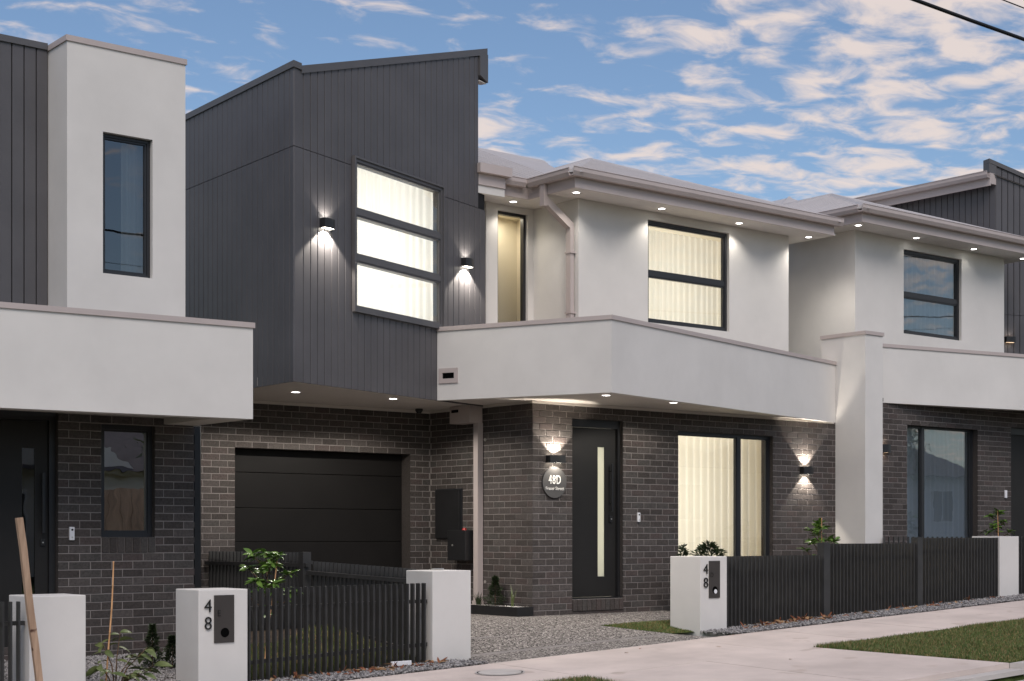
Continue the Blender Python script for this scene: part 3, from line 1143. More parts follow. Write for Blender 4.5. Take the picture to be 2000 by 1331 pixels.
def gutter_run(m, frame, u0, u1, z):
    """quad gutter, open top, rolled front lip"""
    w, h = 0.115, 0.095
    prof = [(0.0, z + h), (0.0, z), (-w * 0.75, z - 0.002), (-w, z + h * 0.55), (-w, z + h * 1.12), (-w - 0.008, z + h * 1.15), (-w - 0.004, z + h * 1.22), (-w + 0.012, z + h * 1.22), (-w + 0.012, z + h * 0.6), (-w * 0.72, z + 0.012), (-0.008, z + 0.012), (-0.008, z + h)]
    m.M = frame
    n = len(prof)
    vs = [(u0, p[0], p[1]) for p in prof] + [(u1, p[0], p[1]) for p in prof]
    fs = [(i, (i + 1) % n, n + (i + 1) % n, n + i) for i in range(n)] + [(0, 1, 2, 3, 4, 5, 6, 7, 8, 9, 10, 11), tuple(range(12, 24))[::-1]]
    m.add(vs, fs)


gu = mb('gutter')
gutter_run(gu, FR(0, GY0 - 0.0205), GX0 - 0.138, 19.60, EZ + 0.14)
gutter_run(gu, FR(GX0 - 0.0205, 0, -90), -16.95, -(GY0 - 0.0235), EZ + 0.14)
gutter_run(gu, FR(0, 17.0395), 13.55, GX0 - 0.139, EZ + 0.14)
gut = gu.build('gutter', HD)
# boxed barge piece beside the charcoal box
bp2 = mb('gutter')
bp2.box(13.05, 13.52, 16.90, 17.06, EZ + 0.05, EZ + 0.20)
bp2.box(13.02, 13.58, 16.82, 17.04, EZ + 0.205, EZ + 0.33)
bp2.build('barge_box', HD)
mb('render').box(13.05, 13.52, 16.92, 17.06, EZ - 0.06, EZ + 0.048).build('barge_soffit', HD)
for x_, y_ in ((13.981, 17.30), (14.286, 16.285), (15.96, 16.31), (17.62, 16.33), (19.309, 16.40)):
    downlight(HD, x_, y_, EZ + 0.002, 48.0 if x_ > 19 else 16.0, 140 if x_ > 19 else 125, 0.05, 0.6)


def roof_plane(pts, house, name='roof'):
    """sheet with ribs running down the slope; pts: eave a, eave b, top b, top a"""
    a, b, c, d = [Vector(p) for p in pts]
    m = mb('roof')
    up = (b - a).cross(d - a).normalized()
    if up.z < 0:
        up = -up
    lo_n = max(2, int((b - a).length / 0.19))
    m.add([a[:], b[:], c[:], d[:]], [(0, 1, 2, 3)])
    sheet_o = m.build(name, house)
    return sheet_o


def rib_plane(eave_a, eave_b, apex, house, top=None):
    """ribs over a triangular or trapezoid plane"""
    m = mb('roof')
    a, b = Vector(eave_a), Vector(eave_b)
    ta, tb = (Vector(apex), Vector(apex)) if top is None else (Vector(apex), Vector(top))
    e = (b - a).normalized()
    n = e.cross(ta - a).normalized()
    if n.z < 0:
        n = -n
    slope = n.cross(e)
    if slope.z < 0:
        slope = -slope
    L = (b - a).length
    k = 0.1
    while k < L:
        p = a + e * k
        # run up the slope until a hip edge is met
        sa, sb = (ta - a).dot(e), (tb - a).dot(e)
        h = (ta - a).dot(slope)
        if k < sa:
            run = h * k / sa if sa > 0 else h
        elif k > sb:
            run = h * (L - k) / (L - sb)
        else:
            run = h
        if run > 0.05:
            q = p + slope * run
            w, t = e * 0.018, n * 0.016
            m.add([(p - w)[:], (p + w)[:], (p + w * 0.5 + t)[:], (p - w * 0.5 + t)[:], (q - w)[:], (q + w)[:], (q + w * 0.5 + t)[:], (q - w * 0.5 + t)[:]],
                  [(0, 1, 2, 3), (3, 2, 6, 7), (1, 5, 6, 2), (4, 0, 3, 7), (4, 7, 6, 5)])
        k += 0.19
    return m


def capping(m, p, q, w=0.11, t=0.03):
    p, q = Vector(p), Vector(q)
    d = (q - p).normalized()
    s = d.cross(Vector((0, 0, 1))).normalized() * w
    u = Vector((0, 0, t))
    dn = Vector((0, 0, -0.05))
    m.add([(p - s + dn)[:], (p + u)[:], (p + s + dn)[:], (q - s + dn)[:], (q + u)[:], (q + s + dn)[:]], [(0, 1, 4, 3), (1, 2, 5, 4), (0, 2, 1), (3, 4, 5)])


RZ = EZ + 0.235
e0, e1, ap, apb = (13.99, 15.97, RZ), (19.56, 15.97, RZ), (16.83, 18.85, 7.14), (16.83, 24.0, 7.14)
roofD = roof_plane([e0, e1, ap, ap], HD)
roofD2 = roof_plane([(13.99, 24.0, RZ), e0, ap, apb], HD)
roof_plane([e1, (19.56, 24.0, RZ), apb, ap], HD)
rr_ = rib_plane(e0, e1, ap, HD)
rr_.build('roof_ribs', roofD, kind='stuff')
rib_plane((13.99, 24.0, RZ), e0, apb, HD, ap).build('roof_ribs', roofD2, kind='stuff')
cpg = mb('roof')
capping(cpg, e0, ap)
capping(cpg, e1, ap)
capping(cpg, ap, apb)
cpg.build('ridge_capping', roofD)
i0, i1, i2, i3 = (12.4, 16.98, RZ), (15.5, 16.98, RZ), (16.83, 20.0, 7.31), (12.4, 20.0, 7.31)
roofI = roof_plane([i0, i1, i2, i3], HD)
rib_plane(i0, i1, i3, HD, i2).build('roof_ribs', roofI, kind='stuff')
c2 = mb('roof')
capping(c2, i3, i2)
c2.build('ridge_capping', roofI)
fl = mb('gutter')
fl.add([(13.1, 17.35, RZ + 0.19), (13.95, 17.35, RZ + 0.19), (13.95, 17.44, RZ + 0.22), (13.1, 17.44, RZ + 0.22), (13.1, 17.35, RZ + 0.13), (13.95, 17.35, RZ + 0.13)], [(0, 1, 2, 3), (4, 5, 1, 0)])
fl.build('roof_flashing_bar', roofI)

# upper downpipe with offset
dp = mb('cap')
dp.box(13.985, 14.045, 16.62, 16.72, EZ - 0.16, EZ + 0.14)
vs = [(13.985, 16.62, EZ - 0.10), (14.045, 16.62, EZ - 0.02), (14.045, 16.72, EZ - 0.02), (13.985, 16.72, EZ - 0.10), (14.47, 16.62, EZ - 0.42), (14.53, 16.62, EZ - 0.34), (14.53, 16.72, EZ - 0.34), (14.47, 16.72, EZ - 0.42)]
dp.add([(v[0], v[1] + 0.002, v[2]) for v in vs], [(0, 3, 2, 1), (4, 5, 6, 7), (0, 1, 5, 4), (1, 2, 6, 5), (2, 3, 7, 6), (3, 0, 4, 7)])
dp.box(14.47, 14.535, 16.62, 16.72, 3.3, EZ - 0.36)
dpo = dp.build('downpipe', HD)
for z_ in (5.05, 4.2):
    mb('cap').box(14.46, 14.557, 16.605, 16.735, z_, z_ + 0.025).build('pipe_clip', dpo)

# lower rain head and downpipe on the brick side wall
rh = mb('cap')
rh.box(12.93, 13.155, 16.95, 17.40, 2.61, 2.846)
rho = rh.build('rain_head', HD)
mb('hole').box(12.9275, 12.929, 17.20, 17.36, 2.76, 2.80).build('overflow_slot', rho)
pipe = mb('cap')
pipe.box(13.075, 13.165, 16.95, 17.05, 0.06, 2.61)
pipe.box(13.06, 13.167, 16.94, 17.06, 0.06, 0.17)
po = pipe.build('downpipe', HD)
for z_ in (0.43, 2.38):
    mb('steel').cyl((13.168, 16.915, z_), 0.022, 0.012, 'x', 12).build('pipe_bracket', po)

# black upright box filling the dark strip next to the garage pier
mb('black').box(9.28, 9.40, 17.95, 18.19, -0.2, 2.83).build('boundary_dark_strip', HD)

# things on the walls
wall_lamp('black box lamp left of the big three-light window on the charcoal cladding', FB, 0.576, 4.735, 4, 50, size=112)
wall_lamp('black box lamp between the three-light window and the white upper wall', FB, 3.652, 4.735, 4, 50, size=112)
wall_lamp('black up-and-down lamp above the round house number sign', F0, 13.545, 2.085, 32, 5, 0.27, 0.10, 0.11, size=104)
wall_lamp('black up-and-down lamp on brick right of the lit curtained window', F0, 18.62, 2.065, 32, 26, 0.22, 0.12, 0.11, size=100)


def text_mesh(body, size, ext=0.002, sx_=1.0, align='CENTER', bold=0.0):
    c = bpy.data.curves.new('text', 'FONT')
    c.body = body
    c.size = size
    c.extrude = ext
    c.align_x = align
    c.align_y = 'CENTER'
    c.offset = bold
    c.space_character = 1.14 if len(body) == 3 else 1.0
    c.resolution_u = 3
    o = bpy.data.objects.new('text_tmp', c)
    COL.objects.link(o)
    bpy.context.view_layer.update()
    me = bpy.data.meshes.new_from_object(o.evaluated_get(bpy.context.evaluated_depsgraph_get()))
    bpy.data.objects.remove(o)
    bpy.data.curves.remove(c)
    me.transform(Matrix.Scale(sx_, 4, (1, 0, 0)))
    return me


def put_text(name, body, size, frame, u, d, z, m, parent, sx_=1.0, ext=0.002, bold=0.0):
    me = text_mesh(body, size, ext, sx_, bold=bold)
    me.materials.clear()
    me.materials.append(M[m])
    return link(name, me, parent, frame @ Matrix.Translation((u, d, z)) @ Matrix.Rotation(R_(90), 4, 'X'))


sg = thing('house_number_sign', 'round grey sign with white house number and street name beside the front door', 'sign', F0 @ Vector((13.542, 0, 1.57)))
mb('sign', F0).cyl((13.542, -0.026, 1.775), 0.208, 0.02, 'y', 48).build('disc', sg)
put_text('number', '48D', 0.165, F0, 13.542, -0.0285, 1.805, 'digit_white', sg, 0.70, 0.002, 0.0015)
put_text('street_name', 'Fraser Street', 0.062, F0, 13.542, -0.0285, 1.692, 'digit_white', sg, 0.98, 0.002, 0.0)


def doorbell(label, frame, u, z, h=0.13, w=0.05, camera=True):
    t = thing('doorbell', label, 'doorbell', frame @ Vector((u, 0, z - h / 2)))
    mb('white_plastic', frame).bbox(u - w / 2, u + w / 2, -0.028, -0.001, z - h / 2, z + h / 2, 0.006).build('body', t)
    if camera:
        mb('hole', frame).cyl((u, -0.031, z + h * 0.28), 0.011, 0.004, 'y', 14).build('lens', t)
        mb('steel', frame).cyl((u, -0.031, z - h * 0.28), 0.008, 0.004, 'y', 14).build('button', t)
    return t


doorbell('small white video doorbell on brick right of the door with the lit glass strip', F0, 15.094, 1.32)
# meter panel and control box on the side wall
mp_ = thing('meter_panel', 'tall black meter panel on the brick side wall near the garage', 'meter box', FS @ Vector((-1.835, 0, 1.02)))
mb('black', FS).bbox(-2.12, -1.55, -0.05, -0.001, 1.03, 1.71, 0.006).build('door', mp_)
mb('frame', FS).box(-2.14, -1.53, -0.02, -0.0005, 1.015, 1.725).build('frame', mp_)
cb = thing('control_box', 'small black control box with a red knob on top beside the downpipe', 'control box', FS @ Vector((-1.4, 0, 0.72)))
mb('black', FS).bbox(-1.62, -1.21, -0.20, -0.001, 0.72, 1.14, 0.006).build('case', cb)
mb('red', FS).cyl((-1.36, -0.10, 1.14), 0.035, 0.03, 'z', 14, 0.022).build('knob', cb)
mb('steel', FS).cyl((-1.50, -0.209, 0.93), 0.014, 0.01, 'y', 12).build('lock', cb)
sc2 = thing('security_camera', 'small black dome camera under the soffit at the garage corner', 'camera', (12.80, 17.95, 2.82))
dm = mb('black')
dm.cyl((12.80, 17.95, 2.822), 0.055, 0.028, 'z', 18)
dm.cyl((12.80, 17.95, 2.787), 0.03, 0.035, 'z', 18, 0.052)
dm.build('dome', sc2)

# ================================================================ HOUSE ON THE LEFT (48E)
HE = thing('house', 'unlit house at the left edge with tall white tower, narrow window and white parapet', 'house', (7.0, 17.0, -0.2), 0, 'townhouses')
FE = FR(0, 15.6)
EW = (7.0, 7.618, 1.05, 2.252)
ED = (5.3, 6.526, -0.1, 2.42)
esill = (6.995, 7.625, 0.915, 1.052)
eb = mb('mortar', FE)
for r in rects(4.6, 8.08, -0.5, 2.5, [EW, ED]):
    eb.box(r[0], r[1], 0.005, 0.24, r[2], r[3])
wallE = eb.build('brick_wall', HE)
el = brick_list(FE, 4.6, 8.09, -0.41, 2.50, [EW, ED, esill], phase=6.521, zbase=-0.41)
FSI = FR(0, 15.59)
for i in range(7):
    el.append((FSI, 7.0 + 0.045 + i * 0.0885, 0.9645, 0.078, 0.156, random.choice((0, 1, 3, 5))))
FEs = FR(8.09, 15.6, 90)
lay_bricks(el, wallE)
for bx_ in ((EW[1] - 0.001, EW[1] + 0.004, 0.012, 0.235, EW[2], EW[3]), (EW[0] - 0.004, EW[0] + 0.001, 0.012, 0.235, EW[2], EW[3]), (ED[1] - 0.001, ED[1] + 0.004, 0.012, 0.235, ED[2], ED[3]), (8.081, 8.089, 0.035, 4.0, -0.4, 2.5)):
    mb('brick1', FE).box(*bx_).build('reveal', wallE)
mb('brick1', FE).box(EW[0], EW[1], 0.012, 0.235, EW[3] - 0.001, EW[3] + 0.004).build('lintel', wallE)
mb('brick1', FE).box(EW[0], EW[1], 0.003, 0.2, 1.04, 1.049).build('sill', wallE)
mb('black', FE).box(8.10, 8.17, 0.02, 0.10, -0.3, 2.27).build('downpipe', HE)
window(HE, FE, *EW, 0.07, (), (), 0.05, 'glass_wavy')
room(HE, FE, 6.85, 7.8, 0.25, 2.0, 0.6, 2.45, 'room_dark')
# entry door
edf = mb('black', FE)
edf.box(6.455, 6.524, 0.07, 0.17, -0.1, 2.42)
edf.box(5.3, 6.455, 0.07, 0.17, 2.26, 2.42)
edf.build('door_frame', HE)
EG = (6.178, 6.318, 0.20, 1.972)
edl = mb('door', FE)
for r in rects(5.3, 6.453, -0.09, 2.258, [EG]):
    edl.box(r[0], r[1], 0.10, 0.14, r[2], r[3])
edoor = edl.build('door', HE)
mb('glass_dark', FE).add([(EG[0], 0.115, EG[2]), (EG[1], 0.115, EG[2]), (EG[1], 0.115, EG[3]), (EG[0], 0.115, EG[3])], [(0, 1, 2, 3)]).build('glass_strip', edoor)
eh = mb('black', FE)
eh.bbox(6.372, 6.404, 0.04, 0.06, 1.09, 1.72, 0.004)
eh.box(6.382, 6.394, 0.06, 0.10, 1.18, 1.20)
eh.box(6.382, 6.394, 0.06, 0.10, 1.60, 1.62)
eh.build('handle', edoor)
mb('black', FE).bbox(6.37, 6.42, 0.08, 0.10, 0.96, 1.03, 0.004).build('lock', edoor)
mb('steel', FE).cyl((6.392, 0.072, 0.995), 0.008, 0.01, 'y', 12).build('key_hole', edoor)
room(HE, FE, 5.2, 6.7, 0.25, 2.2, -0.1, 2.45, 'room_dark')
doorbell('small white video doorbell on brick between the left door and narrow window', FE, 6.666, 1.088, 0.14, 0.055)
# parapet
EA, EB2 = (3.2, 14.72), (8.09, 14.31)
AE = math.degrees(math.atan2(EB2[1] - EA[1], EB2[0] - EA[0]))
LE = math.hypot(EB2[0] - EA[0], EB2[1] - EA[1])
FEP = FR(*EA, AE)
ep = mb('render', FEP)
ep.box(0, LE, 0, 0.18, 2.277, 3.222)
ep.M = I4
ep.box(7.91, 8.089, 14.5, 16.2, 2.2775, 3.2215)
epo = ep.build('parapet', HE)
ec = mb('cap', FEP)
ec.box(-0.02, LE + 0.018, -0.018, 0.20, 3.222, 3.277)
ec.build('parapet_capping', epo)
es = mb('soffit')
es.prism([(3.2, 14.85), (7.92, 14.46), (7.92, 15.62), (3.2, 15.62)], 2.345, 2.38)
eso = es.build('soffit', HE)
mb('soffit').box(7.72, 8.088, 14.47, 15.598, 2.2765, 2.344).build('bulkhead', eso)
# tower
TW = (7.018, 7.588, 3.85, 5.35)
tw = mb('render', FE)
for r in rects(6.621, 7.978, 2.9, 6.235, [TW]):
    tw.box(r[0], r[1], 0.0, 0.16, r[2], r[3])
tw.M = I4
tw.box(6.621, 6.78, 15.7601, 17.5, 2.9, 6.235)
tw.box(7.82, 7.978, 15.7601, 18.5, 2.9, 6.235)
two = tw.build('tower', HE)
tcp = mb('cap')
tcp.box(6.606, 7.993, 15.585, 15.78, 6.235, 6.295)
tcp.box(6.606, 6.80, 15.7805, 17.5, 6.235, 6.295)
tcp.box(7.80, 7.993, 15.7805, 18.5, 6.235, 6.295)
tcp.build('tower_capping', two)
window(HE, FE, *TW, 0.06, (), (), 0.035, 'glass_dark')
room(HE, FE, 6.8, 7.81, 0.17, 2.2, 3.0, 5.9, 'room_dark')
curtain(HE, FE, 7.33, 7.60, 0.22, 3.1, 5.7, 'sheer', 0.09, 0.02)
# cladding left of the tower
FEC = FR(0, 16.085)
ecl = mb('groove', FEC)
ecl.box(3.0, 6.62, 0.022, 0.11, 2.9, 6.24)
eclo = ecl.build('cladding_wall', HE)
u = 6.62
k = 0
while u > 5.2:
    board(FEC, u - PITCH, u - (0.003 if k == 0 else 0), 2.9, 6.245, 6.245, eclo)
    u -= PITCH
    k += 1
mb('clad_edge', FEC).box(3.0, 6.605, -0.02, 0.14, 6.245, 6.315).build('roof_flashing', eclo)

# ================================================================ HOUSE ON THE RIGHT
HR = thing('house', 'farther house on the right with blue-reflecting curtained windows and white parapet', 'house', (22.0, 17.0, 0.25), 0, 'townhouses')
F_R = FR(0, 15.8)
RW = (21.047, 23.0, 0.35, 2.907)
RD = (23.987, 25.0, 0.3, 2.986)
rb = mb('mortar', F_R)
for r in rects(19.79, 27.0, -0.1, 3.28, [RW, RD]):
    rb.box(r[0], r[1], 0.005, 0.24, r[2], r[3])
wallR = rb.build('brick_wall', HR)
lay_bricks(brick_list(F_R, 19.79, 27.0, 0.2, 3.28, [RW, RD], phase=19.79 + 0.05, zbase=0.2), wallR)
mb('brick1', F_R).box(RW[1] - 0.001, RW[1] + 0.004, 0.012, 0.235, RW[2], RW[3]).build('reveal', wallR)
mb('brick1', F_R).box(RW[0], RW[1], 0.012, 0.235, RW[3] - 0.001, RW[3] + 0.004).build('lintel', wallR)
window(HR, F_R, *RW, 0.10, (), (21.60,), 0.05, 'glass_dark')
room(HR, F_R, 20.6, 23.4, 0.25, 1.3, 0.3, 3.1, 'room_white', False)
curtain(HR, F_R, 20.9, 23.1, 0.235, 0.32, 2.93, 'sheer_blue', 0.12, 0.03)
rdf = mb('black', F_R)
rdf.box(23.99, 24.05, 0.06, 0.17, 0.3, 2.98)
rdf.box(24.05, 25.0, 0.06, 0.17, 2.84, 2.98)
rdf.build('door_frame', HR)
mb('door', F_R).box(24.05, 25.0, 0.10, 0.14, 0.3, 2.84).build('door', HR)
doorbell('small white doorbell on brick beside the door at the right edge', F_R, 23.80, 1.785, 0.135, 0.06, False)
wall_lamp('dim black lamp peeking out behind the tall white blade wall', F_R, 20.42, 2.46, 0.5, 0.5, 0.19, 0.13, 0.10, 'lamp_dim')
# parapet leaning out to the right
RA = (20.40, 15.803)
AR2 = math.degrees(math.atan2(15.23 - 15.80, 23.5 - 20.42))
FRP = FR(*RA, AR2)
rp = mb('render', FRP)
rp.box(-0.62, 6.0, 0.0, 0.18, 3.20, 4.095)
rpo = rp.build('parapet', HR)
mb('cap', FRP).box(-0.6, 6.0, -0.018, 0.20, 4.095, 4.15).build('parapet_capping', rpo)
mb('soffit').prism([(20.6, 15.8), (26.3, 14.75), (26.3, 15.82), (20.6, 15.82)], 3.265, 3.29).build('soffit', HR)
# upper storey
YR, XS, RE, RX1 = 16.336, 20.384, 6.057, 24.578
RUW = (21.664, 23.296, 4.471, 5.895)
ru = mb('render', FR(0, YR))
for r in rects(XS, RX1, 3.3, RE, [RUW]):
    ru.box(r[0], r[1], 0.0, 0.14, r[2], r[3])
ru.M = I4
ru.box(XS, XS + 0.14, YR + 0.1401, 21.0, 3.0, RE)
ru.box(RX1 - 0.14, RX1, YR + 0.1401, 21.0, 3.0, RE)
ru.build('upper_wall', HR)
window(HR, FR(0, YR), *RUW, 0.05, (5.141,), (), 0.05, 'glass_dark')
room(HR, FR(0, YR), 21.2, 23.8, 0.15, 1.2, 3.5, 6.0, 'room_white', False)
curtain(HR, FR(0, YR), 21.4, 23.6, 0.17, 3.6, 5.95, 'sheer_blue', 0.12, 0.028)
RGX, RGY = 19.937, 15.839
rso = mb('render')
rso.prism([(RGX, RGY), (25.1, RGY), (25.1, 17.6), (RGX, 17.6)], RE + 0.002, RE + 0.03)
rsoo = rso.build('eave_soffit', HR)
rfa = mb('gutter')
rfa.box(RGX - 0.02, 25.1, RGY - 0.02, RGY, RE - 0.004, RE + 0.16)
rfa.box(RGX - 0.02, RGX, RGY + 0.0005, 17.6, RE - 0.004, RE + 0.16)
rfa.build('fascia', rsoo)
rg = mb('gutter')
gutter_run(rg, FR(0, RGY - 0.0205), RGX - 0.138, 25.18, RE + 0.14)
gutter_run(rg, FR(RGX - 0.0205, 0, -90), -17.6, -(RGY - 0.0235), RE + 0.14)
rg.build('gutter', HR)
for x_, y_ in ((20.12, 16.06), (21.735, 16.13), (23.36, 16.13), (24.85, 16.13)):
    downlight(HR, x_, y_, RE + 0.002, 2.0, 125, 0.05, 0.6)
z0_ = RE + 0.235
q0, q1, qa, qb = (19.85, 15.745, z0_), (25.06, 15.745, z0_), (22.36, 18.46, 7.258), (22.36, 24.5, 7.258)
rR = roof_plane([q0, q1, qa, qa], HR)
rR2 = roof_plane([(19.85, 24.5, z0_), q0, qa, qb], HR)
roof_plane([q1, (25.06, 24.5, z0_), qb, qa], HR)
rib_plane(q0, q1, qa, HR).build('roof_ribs', rR, kind='stuff')
rib_plane((19.85, 24.5, z0_), q0, qb, HR, qa).build('roof_ribs', rR2, kind='stuff')
w0 = (18.9, 18.0, 6.3)
rB = roof_plane([(20.0, 26.0, 6.4), (20.0, 17.9, 6.4), (23.9, 20.8, 7.81), (23.9, 24.5, 7.81)], HR)
rB2 = roof_plane([(20.0, 17.9, 6.4), (27.0, 17.9, 6.4), (23.9, 20.8, 7.81), (23.9, 20.8, 7.81)], HR)
cpr = mb('roof')
capping(cpr, q0, qa)
capping(cpr, q1, qa)
capping(cpr, qa, qb)
capping(cpr, (20.0, 17.9, 6.4), (23.9, 20.8, 7.81))
cpr.build('ridge_capping', rR)
# charcoal box of the right house: left side wall and mirrored front
RC = (25.31, 17.0)
FRS = FR(RC[0], RC[1], -90)
FRF = FR(RC[0], RC[1], -20.3)
rcb = mb('groove', FRS)
rcb.box(-8.0, -0.03, 0.022, 0.11, 3.4, 7.62)
rcb.M = FRF


def rbox_top(u):
    return 7.95 - 0.295 * u


rcb.wallpoly([(0, 3.4), (4.2, 3.4), (4.2, rbox_top(4.2)), (0, rbox_top(0))], 0.022, 0.11)
rco = rcb.build('cladding_wall', HR)
for i in range(36):
    board(FRS, -0.004 - (i + 1) * PITCH, -0.004 - i * PITCH, 3.4, 7.62, 7.62, rco)
for i in range(14):
    a, b = i * PITCH + 0.002, (i + 1) * PITCH
    board(FRF, a, b, 3.4, 5.186, 5.186, rco)
    board(FRF, a, b, 5.194, rbox_top(a), rbox_top(b), rco)
rcf = mb('clad_edge', FRF)
rcf.wallpoly([(-0.16, rbox_top(-0.16)), (4.2, rbox_top(4.2)), (4.2, rbox_top(4.2) + 0.08), (-0.16, rbox_top(-0.16) + 0.08)], -0.03, 0.16)
rcf.wallpoly([(-0.16, 7.78), (-0.004, 7.72), (-0.004, rbox_top(0) - 0.003), (-0.16, rbox_top(-0.16) - 0.003)], -0.025, 0.16)
rcf.build('roof_flashing', rco)
# eave along the left side of that box
rge = mb('gutter')
rge.box(25.10, 25.13, 16.985, 25.5, 7.56, 7.74)
rge.box(25.13, 25.305, 16.99, 17.02, 7.60, 7.80)
gutter_run(rge, FR(25.099, 0, -90), -25.5, -16.97, 7.70)
rge.M = I4
rge.add([(25.13, 17.02, 7.61), (25.30, 17.02, 7.61), (25.30, 25.5, 7.61), (25.13, 25.5, 7.61)], [(0, 1, 2, 3)])
rge.build('box_gutter', HR)
rbr = mb('roof')
rbr.add([(25.05, 17.05, 7.84), (25.05, 25.5, 7.84), (29.0, 25.5, 6.8), (29.0, 15.6, 6.8)], [(0, 1, 2, 3)])
rbr.build('box_roof', HR)
wall_lamp('dim black lamp on charcoal cladding at the far right edge', FRF, 0.28, 4.72, 0.4, 0.4, 0.2, 0.11, 0.10, 'lamp_dim')

# ================================================================ FRONT FENCES AND PILLARS
def slat_mesh(h):
    m = MB().mat(M['fence'])
    m.box(-0.008, 0.008, 0.0, 0.065, 0.0, h)
    return m.mesh('slat')


def fence_run(fence, p, q, ztop, zbot, pitch=0.0745, rail_d=0.067, rails=(0.16, -0.22), side=1, start=0.03, posts=()):
    """slats from p to q with their thin edges to the street; rails behind"""
    p, q = Vector(p), Vector(q)
    L = (q - p).length
    ang = math.degrees(math.atan2(q.y - p.y, q.x - p.x))
    fr_ = FR(p.x, p.y, ang)
    n = int((L - start) / pitch)
    zt = ztop if callable(ztop) else (lambda s: ztop)
    zb = zbot if callable(zbot) else (lambda s: zbot)
    cache = {}
    for i in range(n + 1):
        u = start + i * pitch
        if u > L - 0.01:
            break
        a, b = zb(u / L), zt(u / L)
        h = round(b - a, 2)
        if h not in cache:
            cache[h] = slat_mesh(h)
        link('slat', cache[h], fence, fr_ @ Matrix.Translation((u, 0, b - h)))
    for r in rails:
        zr0 = (zb(0) + r) if r > 0 else (zt(0) + r)
        zr1 = (zb(1) + r) if r > 0 else (zt(1) + r)
        m = MB(fr_).mat(M['fence'])
        m.add([(0.0, rail_d, zr0), (L, rail_d, zr1), (L, rail_d + 0.04, zr1), (0, rail_d + 0.04, zr0), (0, rail_d, zr0 + 0.04), (L, rail_d, zr1 + 0.04), (L, rail_d + 0.04, zr1 + 0.04), (0, rail_d + 0.04, zr0 + 0.04)],
              [(3, 2, 1, 0), (4, 5, 6, 7), (0, 1, 5, 4), (1, 2, 6, 5), (2, 3, 7, 6), (3, 0, 4, 7)])
        m.build('rail', fence)


def post(fence, x0, x1, y0, y1, zt):
    mb('fence').box(x0, x1, y0, y1, gz(x0, y0) - 0.05, zt).build('post', fence)


YF = 13.8


def pillar(label, x0, x1, depth, ztop, number=None, group='rendered fence pillars', opener=False):
    t = thing('fence_pillar', label, 'pillar', ((x0 + x1) / 2, YF + depth / 2, gz(x0, YF)), 0, group)
    mb('render').bbox(x0, x1, YF, YF + depth, gz(x0, YF) - 0.12, ztop, 0.008).build('shaft', t)
    if number:
        fr_ = FR(0, YF)
        u = x0
        W = x1 - x0
        k = W / 0.543
        pl = mb('plate', fr_).bbox(u + 0.165 * k, u + 0.385 * k, -0.014, 0.0, ztop - 0.525, ztop - 0.055, 0.003).build('letterbox_plate', t)
        cu, cz_ = u + 0.28 * k, ztop - 0.425
        mb('hole', fr_).cyl((cu, -0.0165, cz_), 0.047, 0.003, 'y', 24).build('slot', pl)
        put_text('unit_letter', number, 0.085, fr_, u + 0.215 * k, -0.016, ztop - 0.235, 'digit', pl, 0.95, 0.0015)
        for ch, dz in (('4', -0.165), ('8', -0.335)):
            put_text('digit', ch, 0.185, fr_, u + 0.098 * k, -0.012, ztop + dz, 'digit', t, 0.98, 0.006, -0.002)
        if number == 'D':
            pp_ = mb('white_plastic', fr_)
            pp_.cyl((cu + 0.006, -0.02, cz_ - 0.018), 0.028, 0.003, 'y', 12)
            pp_.build('mail', pl)
    return t


pillar('white letterbox pillar with black 48 and letter E plate', 7.2, 7.743, 0.49, 0.535, 'E')
pillar('white letterbox pillar with black 48 and letter D plate', 14.181, 14.665, 0.54, 0.80, 'D')
pillar('plain white pillar between the gappy left fence and the driveway', 10.023, 10.55, 0.505, 0.68)
pillar('plain white pillar at the lower left behind the leaning timber stake', 5.50, 6.041, 0.5, 0.515)
pillar('plain white pillar at the far right end of the black fence', 20.655, 21.155, 0.5, 1.052)

fe = thing('slat_fence', 'low black slat fence with see-through gaps between the E pillar and plain pillar', 'fence', (8.9, YF + 0.03, gz(8.9, YF)), 0, 'black slat fences')
fence_run(fe, (7.75, YF + 0.02, 0), (10.015, YF + 0.02, 0), lambda s: 0.532 + 0.018 * s, lambda s: gz(7.75 + 2.26 * s, YF) + 0.03)
fl_ = thing('slat_fence', 'short end of black slat fence at the lower left corner', 'fence', (4.6, YF + 0.03, gz(4.6, YF)), 0, 'black slat fences')
fence_run(fl_, (3.3, YF + 0.02, 0), (5.49, YF + 0.02, 0), 0.47, lambda s: gz(3.3 + 2.2 * s, YF) + 0.03)
fd = thing('slat_fence', 'long stepped black slat fence right of the D letterbox pillar', 'fence', (17.6, YF + 0.03, gz(17.6, YF)), 0, 'black slat fences')
for a, b, zt in ((14.672, 16.555, 0.80), (16.68, 18.615, 0.955), (18.735, 20.645, 1.03)):
    fence_run(fd, (a, YF + 0.02, 0), (b, YF + 0.02, 0), zt, lambda s, a=a, b=b: gz(a + (b - a) * s, YF) + 0.03)
post(fd, 16.558, 16.676, YF - 0.005, YF + 0.11, 0.971)
post(fd, 18.62, 18.73, YF - 0.005, YF + 0.11, 1.038)
fr2 = thing('slat_fence', 'black slat fence running off the right edge past the last pillar', 'fence', (22.2, YF + 0.03, gz(22.2, YF)), 0, 'black slat fences')
fence_run(fr2, (21.16, YF + 0.02, 0), (23.2, YF + 0.02, 0), 1.06, lambda s: gz(21.16 + 2 * s, YF) + 0.03)
